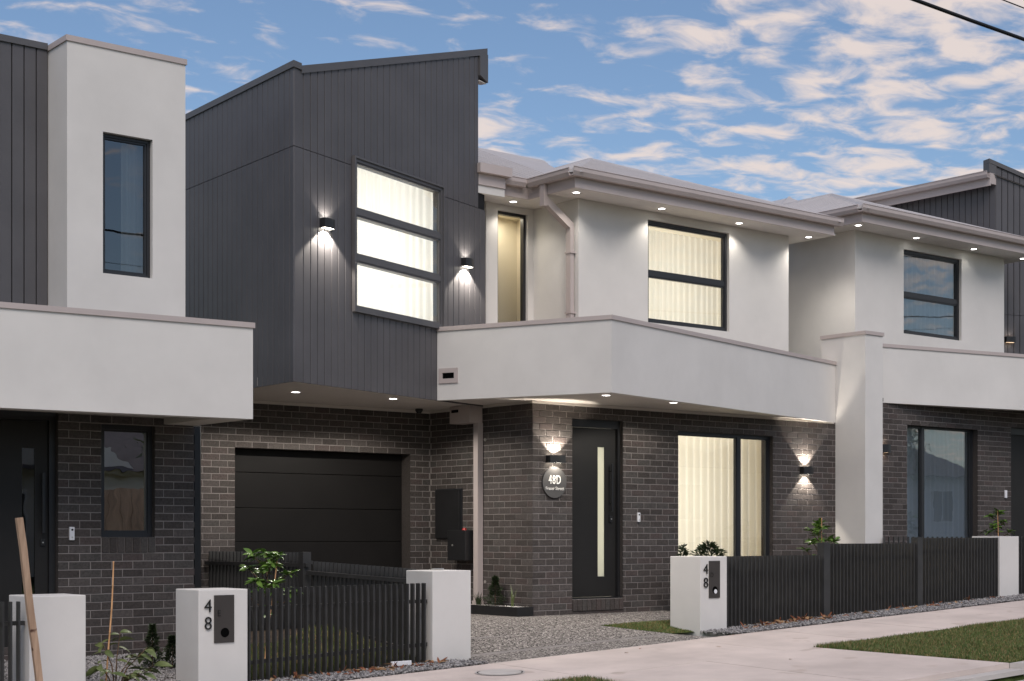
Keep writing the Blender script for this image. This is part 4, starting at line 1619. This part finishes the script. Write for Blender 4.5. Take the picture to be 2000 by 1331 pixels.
# dividing fences
fdv = thing('dividing_fence', 'black dividing fence from the plain pillar back to the garage', 'fence', (9.85, 16.2, 0), 0, 'black dividing fences')
P0, P1, P2 = Vector((10.12, 14.31, 0)), Vector((9.866, 16.10, 0)), Vector((9.60, 18.15, 0))
fence_run(fdv, P1 + Vector((0.01, -0.04, 0)), P0, lambda s: 0.757 - 0.065 * s, lambda s: -0.2 - 0.15 * s, 0.0745, 0.067, (0.2, -0.14))
fence_run(fdv, P2, P1 + Vector((-0.01, 0.05, 0)), 0.862, -0.26, 0.0745, 0.067, (0.2, -0.14))
mb('fence', FR(9.853, 16.19, 0)).box(-0.05, 0.06, -0.055, 0.055, -0.1, 0.868).build('post', fdv)
for a, b, z0_, z1_ in ((P1, P0, 0.645, 0.58), (P2, P1, 0.735, 0.735)):
    d_ = (b - a)
    L_ = d_.length
    m = MB(FR(a.x, a.y, math.degrees(math.atan2(d_.y, d_.x)))).mat(M['fence'])
    m.add([(0, -0.05, z0_ - 0.045), (L_, -0.05, z1_ - 0.045), (L_, -0.002, z1_ - 0.045), (0, -0.002, z0_ - 0.045), (0, -0.05, z0_), (L_, -0.05, z1_), (L_, -0.002, z1_), (0, -0.002, z0_)],
          [(3, 2, 1, 0), (4, 5, 6, 7), (0, 1, 5, 4), (1, 2, 6, 5), (2, 3, 7, 6), (3, 0, 4, 7)])
    m.build('rail', fdv)
fdr = thing('dividing_fence', 'black dividing fence just visible over the stepped fence by the blade wall', 'fence', (20.2, 14.8, 0.1), 0, 'black dividing fences')
fence_run(fdr, (19.70, 15.25, 0), (20.80, 14.31, 0), 1.045, 0.15)

# gate latch on the plain pillar
gl_ = thing('metal_latch', 'small metal latch lying on the plain white pillar by the driveway', 'latch', (10.3, 14.12, 0.682))
mb('steel').bbox(10.26, 10.40, 14.10, 14.125, 0.682, 0.70, 0.005).build('bar', gl_)
mb('steel').cyl((10.25, 14.112, 0.682), 0.018, 0.016, 'z', 14).build('ring', gl_)

# ================================================================ PLANTER, COVERS, STAKES
pb = thing('planter_edging', 'low black planter edging at the foot of the brick side wall', 'planter', (13.05, 16.7, -0.04))
mb('black').box(12.92, 13.174, 15.875, 15.895, -0.06, 0.125).build('end_board', pb)
mb('black').box(12.90, 12.92, 15.875, 17.60, -0.06, 0.125).build('side_board', pb)
mb('soil').box(12.921, 13.174, 15.896, 17.6, -0.05, 0.085).build('soil', pb)
uc = thing('utility_cover', 'round concrete utility cover set into the footpath', 'utility cover', (10.07, 12.68, gz(10.07, 12.68)))
ucm = mb('kerb')
n = 40
zz = lambda x, y: gz(x, y) + 0.010
for r0, r1, m_ in ((0.0, 0.225, 'kerb'), (0.225, 0.243, 'asphalt'), (0.243, 0.262, 'kerb')):
    ucm.mat(M[m_])
    vs, fs = [], []
    for i in range(n):
        a = 2 * math.pi * i / n
        for rr_ in (r0, r1):
            x_, y_ = 10.07 + rr_ * math.cos(a), 12.68 + rr_ * math.sin(a)
            vs.append((x_, y_, zz(x_, y_) - (0.004 if m_ == 'asphalt' else 0)))
    for i in range(n):
        j = (i + 1) % n
        fs.append((2 * i, 2 * i + 1, 2 * j + 1, 2 * j))
    ucm.add(vs, fs)
ucm.build('lid', uc)
ts = MB().mat(M['timber'])
a, b = Vector((5.255, 13.42, 1.225)), Vector((5.455, 13.40, -0.45))
d = (b - a).normalized()
w_, t_ = d.cross(Vector((0, 1, 0))).normalized() * 0.029, Vector((0, 0.022, 0))
vs = []
for k in range(7):
    p = a + (b - a) * k / 6 + Vector((0.004 * math.sin(k * 1.7), 0.004 * math.cos(k), 0))
    sc_ = 1 + 0.03 * math.sin(k * 2.1)
    vs += [(p - w_ * sc_ - t_)[:], (p + w_ * sc_ - t_)[:], (p + w_ * sc_ + t_)[:], (p - w_ * sc_ + t_)[:]]
fs = [(0, 1, 2, 3), (27, 26, 25, 24)]
for k in range(6):
    for j in range(4):
        fs.append((4 * k + j, 4 * k + 4 + j, 4 * k + 4 + (j + 1) % 4, 4 * k + (j + 1) % 4))
ts.add(vs, fs)
tag(ts.build('timber_stake'), 'leaning weathered timber stake at the lower left', 'stake')


def bamboo(label, p, q, r=0.008):
    p, q = Vector(p), Vector(q)
    m = mb('bamboo')
    pts, rs = [], []
    L = (q - p).length
    s = 0.0
    side = (q - p).cross(Vector((0, 1, 0))).normalized()
    while s <= 1.0001:
        for ds, k in ((-0.006, 1.0), (0.0, 1.35), (0.006, 1.0)):
            tt = min(max(s + ds / L, 0), 1)
            pts.append(p + (q - p) * tt + side * 0.006 * math.sin(tt * 7))
            rs.append(r * k * (1 - 0.25 * tt))
        s += 0.22 / L
    m.tube(pts, rs, 8)
    o = m.build('bamboo_stake', None, smooth=True)
    return tag(o, label, 'stake', 'bamboo stakes')


# ================================================================ PLANTS
def leaf_mesh(L, W, m, bend=0.25, fold=0.25):
    """broad leaf: two halves folded at the midrib, curving down to the tip"""
    mm = MB().mat(M[m])
    n = 5
    vs, fs = [], []
    for i in range(n + 1):
        t = i / n
        w = W / 2 * math.sin(math.pi * min(1, t * 0.94 + 0.06)) ** 0.8 if i < n else 0.0
        if i == 0:
            w = W * 0.05
        zc_ = -bend * L * t * t
        vs += [(-w, L * t, zc_ + w * fold), (0, L * t, zc_), (w, L * t, zc_ + w * fold)]
    for i in range(n):
        o = 3 * i
        fs += [(o, o + 1, o + 4, o + 3), (o + 1, o + 2, o + 5, o + 4)]
    mm.add(vs, fs)
    me = mm.mesh('leaf')
    me.shade_smooth()
    return me


def place_leaf(me, parent, p, direction, roll, scale):
    d = Vector(direction).normalized()
    z = Vector((0, 0, 1))
    x = d.cross(z)
    if x.length < 1e-3:
        x = Vector((1, 0, 0))
    x.normalize()
    u = x.cross(d)
    rot = Matrix((x, d, u)).transposed().to_4x4() @ Matrix.Rotation(roll, 4, 'Y')
    link('leaf', me, parent, Matrix.Translation(p) @ rot @ Matrix.Scale(scale, 4))


def staked_tree(label, base, h, spread, leaf, nbr, per, seed, group, m='leaf_gloss', low=0.35, clusters=None):
    rng = random.Random(seed)
    t = thing('young_tree', label, 'young tree', base, 0, group)
    B = Vector(base)
    st = mb('stem')
    tip = B + Vector((rng.uniform(-0.03, 0.03), rng.uniform(-0.03, 0.03), h))
    st.tube([B, B + (tip - B) * 0.5 + Vector((0.02, 0, 0)), tip], [0.011, 0.008, 0.004], 6)
    leaves = []
    tips = [(tip, Vector((0, 0, 1)))]
    for k in range(nbr):
        s = low + (0.92 - low) * k / max(1, nbr - 1)
        a = k * 2.4 + rng.uniform(-0.4, 0.4)
        r = spread * (1.1 - 0.75 * s) * rng.uniform(0.75, 1.15)
        p0 = B + (tip - B) * s
        p1 = p0 + Vector((math.cos(a) * r, math.sin(a) * r, r * rng.uniform(0.5, 1.0)))
        st.tube([p0, (p0 + p1) / 2 + Vector((0, 0, -0.015)), p1], [0.006, 0.005, 0.003], 5)
        tips.append((p1, (p1 - p0).normalized()))
        for j in range(int(per * 0.35)):
            q = p0 + (p1 - p0) * rng.uniform(0.3, 0.95)
            aa = rng.uniform(0, 6.28)
            leaves.append((q, (math.cos(aa), math.sin(aa), rng.uniform(-0.3, 0.4))))
    for j in range(int(per * 0.8)):
        q = B + (tip - B) * rng.uniform(low, 0.97)
        aa = rng.uniform(0, 6.28)
        leaves.append((q, (math.cos(aa), math.sin(aa), rng.uniform(-0.4, 0.3))))
    for p, d in tips:
        for j in range(per):
            aa = j * 2.4 + rng.uniform(-0.3, 0.3)
            el = rng.uniform(-0.25, 0.9)
            leaves.append((p - d * rng.uniform(0, 0.07), (math.cos(aa), math.sin(aa), el)))
    st.build('stem', t, smooth=True)
    mes = [leaf_mesh(leaf * k, leaf * 0.34 * k, m, rng.uniform(0.15, 0.35)) for k in (0.8, 1.0, 1.15)]
    for p, d in leaves:
        place_leaf(rng.choice(mes), t, p, d, rng.uniform(-0.7, 0.7), rng.uniform(0.7, 1.1))
    return t


staked_tree('glossy green young tree tied to a bamboo stake behind the left slat fence', (8.50, 14.72, -0.30), 1.18, 0.44, 0.125, 11, 15, 3, 'young staked trees', low=0.42)
bamboo('bamboo stake through the glossy young tree behind the left fence', (8.44, 14.68, -0.3), (8.63, 14.70, 1.0), 0.008)
staked_tree('glossy green young tree with stake behind the stepped fence, against the blade wall', (18.12, 15.2, 0.0), 1.22, 0.38, 0.125, 9, 15, 5, 'young staked trees', low=0.5)
bamboo('thin bamboo stake rising above the stepped fence by the blade wall', (18.10, 15.14, 0.0), (18.12, 15.14, 1.36), 0.007)
staked_tree('young tree with stake in front of the right house doorbell', (22.45, 15.0, 0.15), 1.33, 0.34, 0.12, 8, 14, 8, 'young staked trees', low=0.55)
bamboo('bamboo stake in the young tree by the right house door', (22.36, 14.95, 0.15), (22.30, 14.95, 1.64), 0.007)


def big_leaf_sapling():
    rng = random.Random(21)
    base = Vector((6.36, 13.86, -0.47))
    t = thing('sapling', 'olive sapling with large drooping leaves around a bamboo stake at lower left', 'sapling', base)
    st = mb('stem')
    mes = [leaf_mesh(0.155 * k, 0.062 * k, 'leaf_olive', b, 0.35) for k, b in ((0.85, 0.35), (1.0, 0.2), (1.1, 0.45))]
    tips = [(-0.20, 0.34), (-0.10, 0.52), (0.04, 0.62), (0.16, 0.40), (0.33, 0.46), (0.30, 0.26), (0.12, 0.24), (-0.15, 0.16), (0.42, 0.30)]
    for i, (dx, dz) in enumerate(tips):
        p1 = base + Vector((dx * 1.05, rng.uniform(-0.12, 0.10), dz))
        mid = base + Vector((dx * 0.35, 0, dz * 0.6))
        st.tube([base + Vector((0, 0, 0.02)), mid, p1], [0.008, 0.006, 0.003], 6)
        for j in range(6):
            s = 0.45 + 0.55 * j / 5
            q = mid + (p1 - mid) * s
            a = j * 2.6 + rng.uniform(-0.5, 0.5)
            place_leaf(rng.choice(mes), t, q, (math.cos(a) + dx, math.sin(a) * 0.8, rng.uniform(-0.35, 0.45)), rng.uniform(-0.8, 0.8), rng.uniform(0.75, 1.1))
    st.build('stem', t, smooth=True)


big_leaf_sapling()
bamboo('tall bamboo stake with knots in front of the left brick wall', (6.27, 13.88, -0.5), (6.365, 13.90, 0.845), 0.0095)


def small_shrub(label, base, h, r, n, leaf, m, seed, group, cone=True, cat='shrub'):
    rng = random.Random(seed)
    t = thing('shrub', label, cat, base, 0, group)
    B = Vector(base)
    mb('stem').tube([B, B + Vector((0, 0, h * 0.9))], [0.008, 0.003], 5).build('stem', t)
    f = MB().mat(M[m])
    for i in range(n):
        s = rng.random() ** 0.8
        rr_ = r * (1.05 - s if cone else math.sin(math.pi * (0.15 + 0.8 * s))) * math.sqrt(rng.random()) * (1 + 0.35 * math.sin(s * 19 + seed))
        a = rng.uniform(0, 6.283)
        p = B + Vector((rr_ * math.cos(a), rr_ * math.sin(a), h * (0.05 + 0.95 * s)))
        d = Vector((math.cos(a), math.sin(a), rng.uniform(-0.1, 1.0))).normalized()
        side = d.cross(Vector((rng.uniform(-1, 1), rng.uniform(-1, 1), 1))).normalized()
        L, W = leaf * rng.uniform(0.7, 1.3), leaf * 0.22
        up = side.cross(d) * W * 0.4
        f.add([p[:], (p + d * L * 0.5 + side * W + up)[:], (p + d * L)[:], (p + d * L * 0.5 - side * W + up)[:]], [(0, 1, 2), (0, 2, 3)])
    fo = f.build('foliage', t)
    fo['kind'] = 'stuff'
    return t


SG = 'small dark shrubs'
small_shrub('taller of two dark upright shrubs behind the E letterbox pillar', (7.22, 14.85, -0.36), 0.50, 0.11, 1100, 0.040, 'leaf_dark', 1, SG)
small_shrub('lower dark shrub touching the E letterbox pillar', (7.42, 14.80, -0.36), 0.38, 0.12, 1000, 0.040, 'leaf_dark', 2, SG)
small_shrub('dark conical shrub in the middle of the black planter', (13.04, 16.52, 0.09), 0.42, 0.13, 1000, 0.040, 'leaf_dark', 3, SG)
small_shrub('leafy dark shrub top showing above the D letterbox pillar', (15.78, 15.20, -0.02), 0.97, 0.30, 1300, 0.075, 'leaf_dark', 4, SG, False)
small_shrub('small dark shrub sprig left of the D pillar top against the curtain', (15.42, 15.35, -0.02), 0.93, 0.10, 420, 0.070, 'leaf_dark', 6, SG, False)


def tuft(label, base, h, n, spread, m, seed, group):
    rng = random.Random(seed)
    t = MB().mat(M[m])
    B = Vector(base)
    for i in range(n):
        a = rng.uniform(0, 6.283)
        sp = rng.uniform(0.1, 1) * spread
        hh = h * rng.uniform(0.6, 1.05)
        s = Vector((-math.sin(a), math.cos(a), 0)) * 0.004
        p0 = B + Vector((rng.uniform(-0.02, 0.02), rng.uniform(-0.02, 0.02), 0))
        p1 = p0 + Vector((math.cos(a) * sp * 0.35, math.sin(a) * sp * 0.35, hh * 0.6))
        p2 = p0 + Vector((math.cos(a) * sp, math.sin(a) * sp, hh))
        t.add([(p0 - s)[:], (p0 + s)[:], (p1 + s)[:], (p1 - s)[:], p2[:]], [(0, 1, 2, 3), (3, 2, 4)])
    o = t.build('grass_tuft')
    o['kind'] = 'stuff'
    return tag(o, label, 'grass tuft', group)


tuft('spiky dark tuft at the downpipe foot in the black planter', (13.03, 16.88, 0.08), 0.22, 60, 0.14, 'leaf_dark', 1, 'grassy tufts')
tuft('thin wispy tuft at the front end of the black planter', (13.06, 16.18, 0.08), 0.36, 14, 0.10, 'leaf_olive', 2, 'grassy tufts')


# ================================================================ LOOSE STUFF: gravel, grass, leaf litter
def in_poly(px, py, poly):
    inside = np.zeros(len(px), bool)
    n = len(poly)
    for i in range(n):
        x1, y1 = poly[i]
        x2, y2 = poly[(i + 1) % n]
        c = ((y1 > py) != (y2 > py)) & (px < (x2 - x1) * (py - y1) / (y2 - y1 + 1e-12) + x1)
        inside ^= c
    return inside


gz_v = np.vectorize(gz)


def scatter(poly, n, rng):
    xs, ys = [p[0] for p in poly], [p[1] for p in poly]
    x = rng.uniform(min(xs), max(xs), n)
    y = rng.uniform(min(ys), max(ys), n)
    k = in_poly(x, y, poly)
    return x[k], y[k]


def np_object(name, verts, faces, mats, mi, kind, label=None, cat=None, parent=None, smooth=False):
    me = bpy.data.meshes.new(name)
    k = faces.shape[1]
    me.vertices.add(len(verts))
    me.vertices.foreach_set('co', verts.astype(np.float32).ravel())
    me.loops.add(faces.size)
    me.loops.foreach_set('vertex_index', faces.astype(np.int32).ravel())
    me.polygons.add(len(faces))
    me.polygons.foreach_set('loop_start', np.arange(0, faces.size, k, dtype=np.int32))
    for m in mats:
        me.materials.append(M[m])
    me.polygons.foreach_set('material_index', mi.astype(np.int32))
    me.update(calc_edges=True)
    me.validate()
    o = link(name, me, parent)
    return tag(o, label, cat, None, kind)


OCT = np.array([(1, 0, 0), (-1, 0, 0), (0, 1, 0), (0, -1, 0), (0, 0, 1), (0, 0, -1)], float)
OCTF = np.array([(0, 2, 4), (2, 1, 4), (1, 3, 4), (3, 0, 4), (2, 0, 5), (1, 2, 5), (3, 1, 5), (0, 3, 5)])


def stones(name, polys, density, size, mats, label, seed, dz=0.0, zfun=None, heap=0.0):
    rng = np.random.default_rng(seed)
    X, Y = [], []
    for poly in polys:
        xs, ys = [p[0] for p in poly], [p[1] for p in poly]
        n = int((max(xs) - min(xs)) * (max(ys) - min(ys)) * density)
        x, y = scatter(poly, n, rng)
        X.append(x)
        Y.append(y)
    x, y = np.concatenate(X), np.concatenate(Y)
    n = len(x)
    z = gz_v(x, y) if zfun is None else zfun(x, y)
    s = size * rng.uniform(0.55, 1.35, n)
    z = z + dz + rng.uniform(-0.2, 1.0, n) * s * 0.5 + heap * rng.uniform(0, 1, n)
    v = OCT[None] * (s[:, None, None] * rng.uniform(0.45, 1.05, (n, 6, 1)))
    v[:, :, 2] *= 0.7
    # skew every stone its own way
    a = rng.uniform(0, 6.283, n)
    ca, sa = np.cos(a)[:, None], np.sin(a)[:, None]
    vx, vy = v[:, :, 0] * ca - v[:, :, 1] * sa, v[:, :, 0] * sa + v[:, :, 1] * ca
    v[:, :, 0], v[:, :, 1] = vx + v[:, :, 2] * rng.uniform(-0.6, 0.6, (n, 1)), vy + v[:, :, 2] * rng.uniform(-0.6, 0.6, (n, 1))
    v += np.stack([x, y, z], 1)[:, None, :]
    f = (OCTF[None] + (np.arange(n) * 6)[:, None, None]).reshape(-1, 3)
    mi = np.repeat(rng.integers(0, len(mats), n), 8)
    return np_object(name, v.reshape(-1, 3), f, mats, mi, 'stuff', label, 'gravel')


STN = ['stone0', 'stone1', 'stone2', 'stone3', 'stone1', 'stone0']
stones('gravel', [[(14.35, 13.36), (24.5, 13.345), (24.5, 13.98), (14.66, 13.98), (14.66, 13.79), (14.15, 13.79)]], 4600, 0.019, STN, 'grey crushed stone strip along the foot of the black fence on the right', 1, 0.0, None, 0.02)
stones('gravel', [[(4.0, 13.35), (10.45, 13.345), (10.30, 13.80), (4.0, 13.98)]], 4600, 0.019, STN, 'grey crushed stone and litter along the foot of the left fence', 2, 0.0, None, 0.02)
stones('gravel', [[(5.9, 13.98), (7.75, 13.98), (7.75, 15.58), (5.0, 15.58), (5.0, 14.3)]], 3600, 0.017, ['stone1', 'stone3', 'stone1', 'stone0'], 'pale gravel bed in front of the left brick wall', 3)
stones('pebbles', [[(12.925, 15.9), (13.17, 15.9), (13.17, 17.58), (12.925, 17.58)]], 5200, 0.020, ['pebble0', 'pebble1', 'pebble2'], 'white pebbles filling the black planter', 4, 0.0, lambda x, y: x * 0 + 0.095, 0.01)


def grass(name, polys, density, h, label, seed, dz=0.0, w=0.0032):
    rng = np.random.default_rng(seed)
    X, Y = [], []
    for poly in polys:
        xs, ys = [p[0] for p in poly], [p[1] for p in poly]
        n = int((max(xs) - min(xs)) * (max(ys) - min(ys)) * density)
        x, y = scatter(poly, n, rng)
        X.append(x)
        Y.append(y)
    x, y = np.concatenate(X), np.concatenate(Y)
    n = len(x)
    z = gz_v(x, y) + dz
    patch = 0.72 + 0.28 * np.sin(x * 3.1 + np.cos(y * 4.3) * 1.7) * np.cos(y * 2.7 + x * 1.3)
    hh = h * rng.uniform(0.5, 1.15, n) * patch
    a = rng.uniform(0, 6.283, n)
    lean = rng.uniform(0.1, 0.9, n) * hh
    b = a + rng.uniform(-0.6, 0.6, n)
    sx_, sy_ = -np.sin(a) * w, np.cos(a) * w
    P = np.stack([x, y, z], 1)
    v = np.zeros((n, 3, 3))
    v[:, 0] = P - np.stack([sx_, sy_, sx_ * 0], 1)
    v[:, 1] = P + np.stack([sx_, sy_, sx_ * 0], 1)
    v[:, 2] = P + np.stack([np.cos(b) * lean, np.sin(b) * lean, hh], 1)
    f = np.arange(n * 3).reshape(-1, 3)
    mi = (rng.random(n) < 0.16).astype(int)
    return np_object(name, v.reshape(-1, 3), f, ['grass', 'dry0'], mi, 'stuff', label, 'grass')


grass('grass', [[(13.97, 11.80), (21.5, 11.80), (21.5, 9.42), (14.30, 9.42)]], 9500, 0.050, 'mown green verge grass right of the driveway crossover', 11)
grass('grass', [[(8.8, 11.80), (10.5, 11.80), (10.12, 9.42), (8.8, 9.42)]], 7000, 0.050, 'small tip of verge grass left of the crossover', 12)
grass('grass', [[(13.86, 13.95), (14.17, 13.92), (14.17, 14.36), (15.5, 14.36), (15.5, 14.78), (13.42, 14.78)]], 12000, 0.040, 'small green lawn patch left of the D letterbox pillar', 13)
grass('grass', [[(7.85, 14.0), (10.0, 14.0), (9.75, 15.9), (7.85, 15.9)]], 6500, 0.07, 'green lawn glimpsed through the left slat fence', 14)


def litter(n, polys, seed):
    rng = random.Random(seed)
    mes = [leaf_mesh(L, L * 0.32, m, b, f) for L, m, b, f in ((0.085, 'dry0', 0.5, 0.9), (0.07, 'dry1', -0.4, 0.7), (0.10, 'dry0', 0.7, 0.4), (0.06, 'dry1', 0.5, 1.0))]
    m = MB()
    for i in range(n):
        poly = rng.choice(polys)
        x_, y_ = rng.uniform(poly[0], poly[1]), rng.uniform(poly[2], poly[3])
        src = rng.choice(mes)
        mt = Matrix.Translation((x_, y_, gz(x_, y_) + 0.03)) @ Matrix.Rotation(rng.uniform(0, 6.28), 4, 'Z') @ Matrix.Rotation(rng.uniform(-0.5, 0.7), 4, 'X') @ Matrix.Rotation(rng.uniform(-0.9, 0.9), 4, 'Y') @ Matrix.Scale(rng.uniform(0.8, 1.6), 4)
        m.M = mt
        m.mat(src.materials[0])
        m.add([v.co[:] for v in src.vertices], [tuple(p.vertices) for p in src.polygons])
    o = m.build('leaf_litter')
    return tag(o, 'scattered dry brown leaves along the fence gravel', 'leaf litter', None, 'stuff')


litter(280, [(14.7, 16.6, 13.55, 13.82), (14.7, 17.5, 13.6, 13.85), (17, 20.6, 13.6, 13.85), (8.0, 10.0, 13.5, 13.85), (9.0, 10.0, 13.55, 13.75), (15.2, 16.2, 13.6, 13.8)], 5)
wp = mb('white_plastic')
wp.M = FR(9.55, 13.72, 4) @ Matrix.Translation((0, 0, gz(9.55, 13.72) + 0.03))
wp.bbox(-0.13, 0.13, -0.02, 0.02, 0, 0.05, 0.006)
tag(wp.build('white_offcut'), 'small white offcut lying at the foot of the left fence', 'offcut')
# scattered leaves on the concrete
for i, (x_, y_) in enumerate(((12.1, 12.9), (12.5, 13.1), (13.2, 12.6), (12.9, 11.2))):
    me_ = leaf_mesh(0.07, 0.024, 'dry1' if i % 2 else 'dry0', 0.1, 0.3)
    o_ = link('fallen_leaf', me_, None, Matrix.Translation((x_, y_, gz(x_, y_) + 0.012)) @ Matrix.Rotation(i * 1.9, 4, 'Z'))
    tag(o_, ('single tan leaf on the footpath in line with the driveway middle', 'rusty leaf near the footpath edge by the driveway', 'tan leaf on the footpath in front of the D pillar', 'rusty leaf on the driveway crossover slab')[i], 'leaf', 'leaves on the concrete')


# ================================================================ OVERHEAD CABLES
def cable(label, y, pts, r):
    m = mb('cable')
    (x0, z0), (x1, z1), (x2, z2) = pts
    co_ = np.polyfit([x0, x1, x2], [z0, z1, z2], 2)
    P = [(x_, y, float(np.polyval(co_, x_))) for x_ in np.linspace(x0, x2, 40)]
    m.tube(P, r, 6)
    return tag(m.build('overhead_cable', None, smooth=True), label, 'cable', 'overhead street cables')


cable('thick black overhead cable crossing the top right corner of the sky', 8.5, ((-16, 7.9), (12.36, 5.79), (42, 7.6)), 0.017)
cable('thin overhead wire above the thick cable at the top right', 7.5, ((-16, 7.6), (11.43, 5.495), (42, 7.4)), 0.005)
for i, (y_, h_) in enumerate(((8.2, 8.6), (7.8, 9.2), (8.9, 9.8))):
    cable(('lowest', 'middle', 'highest')[i] + ' street wire mirrored in the upper windows', y_, ((-16, h_), (14, h_ - 0.8), (42, h_)), 0.012)
for i, x_ in enumerate((-16, 42)):
    pt = thing('power_pole', ('timber power pole behind the viewer' if i == 0 else 'timber power pole farther up the street'), 'power pole', (x_, 8.5, gz(x_, 9.4) - 0.1), 0, 'power poles')
    mb('timber').cyl((x_, 8.5, gz(x_, 9.4) - 0.1), 0.16, 10.5, 'z', 14, 0.11).build('shaft', pt)
    mb('timber').box(x_ - 0.05, x_ + 0.05, 7.3, 9.2, 9.2, 9.32).build('crossarm', pt)


# ================================================================ HOUSES ACROSS THE STREET (seen in the window reflections)
def cottage(label, x0, x1, y, roof_h, wall_m, fence_x=None):
    zg = gz((x0 + x1) / 2, 9.4) - 0.1
    t = thing('cottage', label, 'cottage', ((x0 + x1) / 2, y - 4, zg), 0, 'cottages across the street')
    w = mb(wall_m)
    H_ = 3.1
    w.box(x0, x1, y - 8, y, zg, zg + H_)
    wo = w.build('wall', t)
    for k in range(16):
        mb(wall_m).box(x0 - 0.01, x1 + 0.01, y, y + 0.022, zg + 0.3 + k * 0.17, zg + 0.46 + k * 0.17).build('weatherboard', wo)
    r = mb('tile')
    xm = (x0 + x1) / 2
    r.add([(x0 - 0.5, y + 0.6, zg + H_ - 0.1), (x1 + 0.5, y + 0.6, zg + H_ - 0.1), (x1 + 0.5, y - 8.5, zg + H_ - 0.1), (x0 - 0.5, y - 8.5, zg + H_ - 0.1), (xm - 1.5, y - 3.9, zg + H_ + roof_h), (xm + 1.5, y - 3.9, zg + H_ + roof_h)],
          [(0, 1, 5, 4), (1, 2, 5), (2, 3, 4, 5), (3, 0, 4), (3, 2, 1, 0)])
    ro = r.build('roof', t)
    g = mb(wall_m)
    gx = x0 + (x1 - x0) * 0.3
    g.add([(gx - 2.3, y + 0.35, zg + H_ - 0.2), (gx + 2.3, y + 0.35, zg + H_ - 0.2), (gx, y + 0.35, zg + H_ + 1.5), (gx - 2.3, y - 3, zg + H_ - 0.2), (gx + 2.3, y - 3, zg + H_ - 0.2), (gx, y - 3, zg + H_ + 1.5)],
          [(0, 1, 2), (3, 5, 4), (0, 2, 5, 3), (2, 1, 4, 5)])
    g.build('gable', t)
    for fx in (0.16, 0.44, 0.8):
        wx = x0 + (x1 - x0) * fx
        f = mb('white_plastic')
        f.box(wx - 0.75, wx + 0.75, y + 0.022, y + 0.06, zg + 0.9, zg + 2.4)
        fo = f.build('window', t)
        for sx_ in (-0.37, 0.37):
            mb('frame').box(wx + sx_ - 0.31, wx + sx_ + 0.31, y + 0.06, y + 0.066, zg + 0.98, zg + 2.32).build('pane', fo)
    mb('room_dark').box(xm - 0.45, xm + 0.45, y + 0.022, y + 0.05, zg + 0.2, zg + 2.3).build('door', t)


cottage('weatherboard cottage across the street mirrored in the right house window', 50, 62, -11, 2.6, 'board_white')
cottage('pale cottage across the street opposite the lit house', 34, 46, -11, 2.3, 'render')
cottage('cottage across the street behind a paling fence, mirrored at far left', 14, 27, -11, 2.4, 'render')
pfx = thing('paling_fence', 'tall brown paling fence across the street mirrored in the left window', 'fence', (18, -2, gz(20, 9.4) - 0.1))
pme = MB().mat(M['paling'])
pme.box(0, 0.145, 0, 0.018, 0, 2.5)
pme = pme.mesh('paling')
for i in range(60):
    x_ = 13.5 + i * 0.15
    link('paling', pme, pfx, Matrix.Translation((x_, -2 + (i % 2) * 0.012, gz(x_, 9.4) - 0.12)))
mb('paling').box(13.5, 22.5, -2.06, -2.02, 0.2, 0.28).build('rail', pfx)


def street_tree(label, x_, y_, h, seed):
    rng = np.random.default_rng(seed)
    zg = gz(x_, 9.4) - 0.12
    t = thing('street_tree', label, 'tree', (x_, y_, zg), 0, 'street trees')
    tr2 = mb('stem')
    tr2.tube([(x_, y_, zg), (x_ + 0.1, y_, zg + h * 0.35), (x_, y_ + 0.1, zg + h * 0.6)], [0.16, 0.12, 0.05], 8)
    r2 = random.Random(seed)
    for k in range(7):
        a = k * 0.9
        tr2.tube([(x_, y_, zg + h * (0.3 + 0.04 * k)), (x_ + math.cos(a) * h * 0.25, y_ + math.sin(a) * h * 0.25, zg + h * (0.6 + 0.04 * k))], [0.06, 0.015], 5)
    tr2.build('trunk', t, smooth=True)
    n = 5000
    c = rng.normal(0, 1, (14, 3)) * np.array([h * 0.17, h * 0.17, h * 0.14]) + np.array([x_, y_, zg + h * 0.68])
    p = c[rng.integers(0, 14, n)] + rng.normal(0, h * 0.06, (n, 3))
    d1, d2 = rng.normal(0, 0.07, (n, 3)), rng.normal(0, 0.07, (n, 3))
    v = np.stack([p, p + d1, p + d2], 1).reshape(-1, 3)
    np_object('crown', v, np.arange(n * 3).reshape(-1, 3), ['leaf_olive', 'leaf_dark'], rng.integers(0, 2, n), 'stuff', None, None, t)


street_tree('street tree across the road mirrored in the left window', 21.5, -5.0, 5.5, 1)
street_tree('street tree across the road in front of the weatherboard cottage', 48.5, -5.5, 6.0, 2)
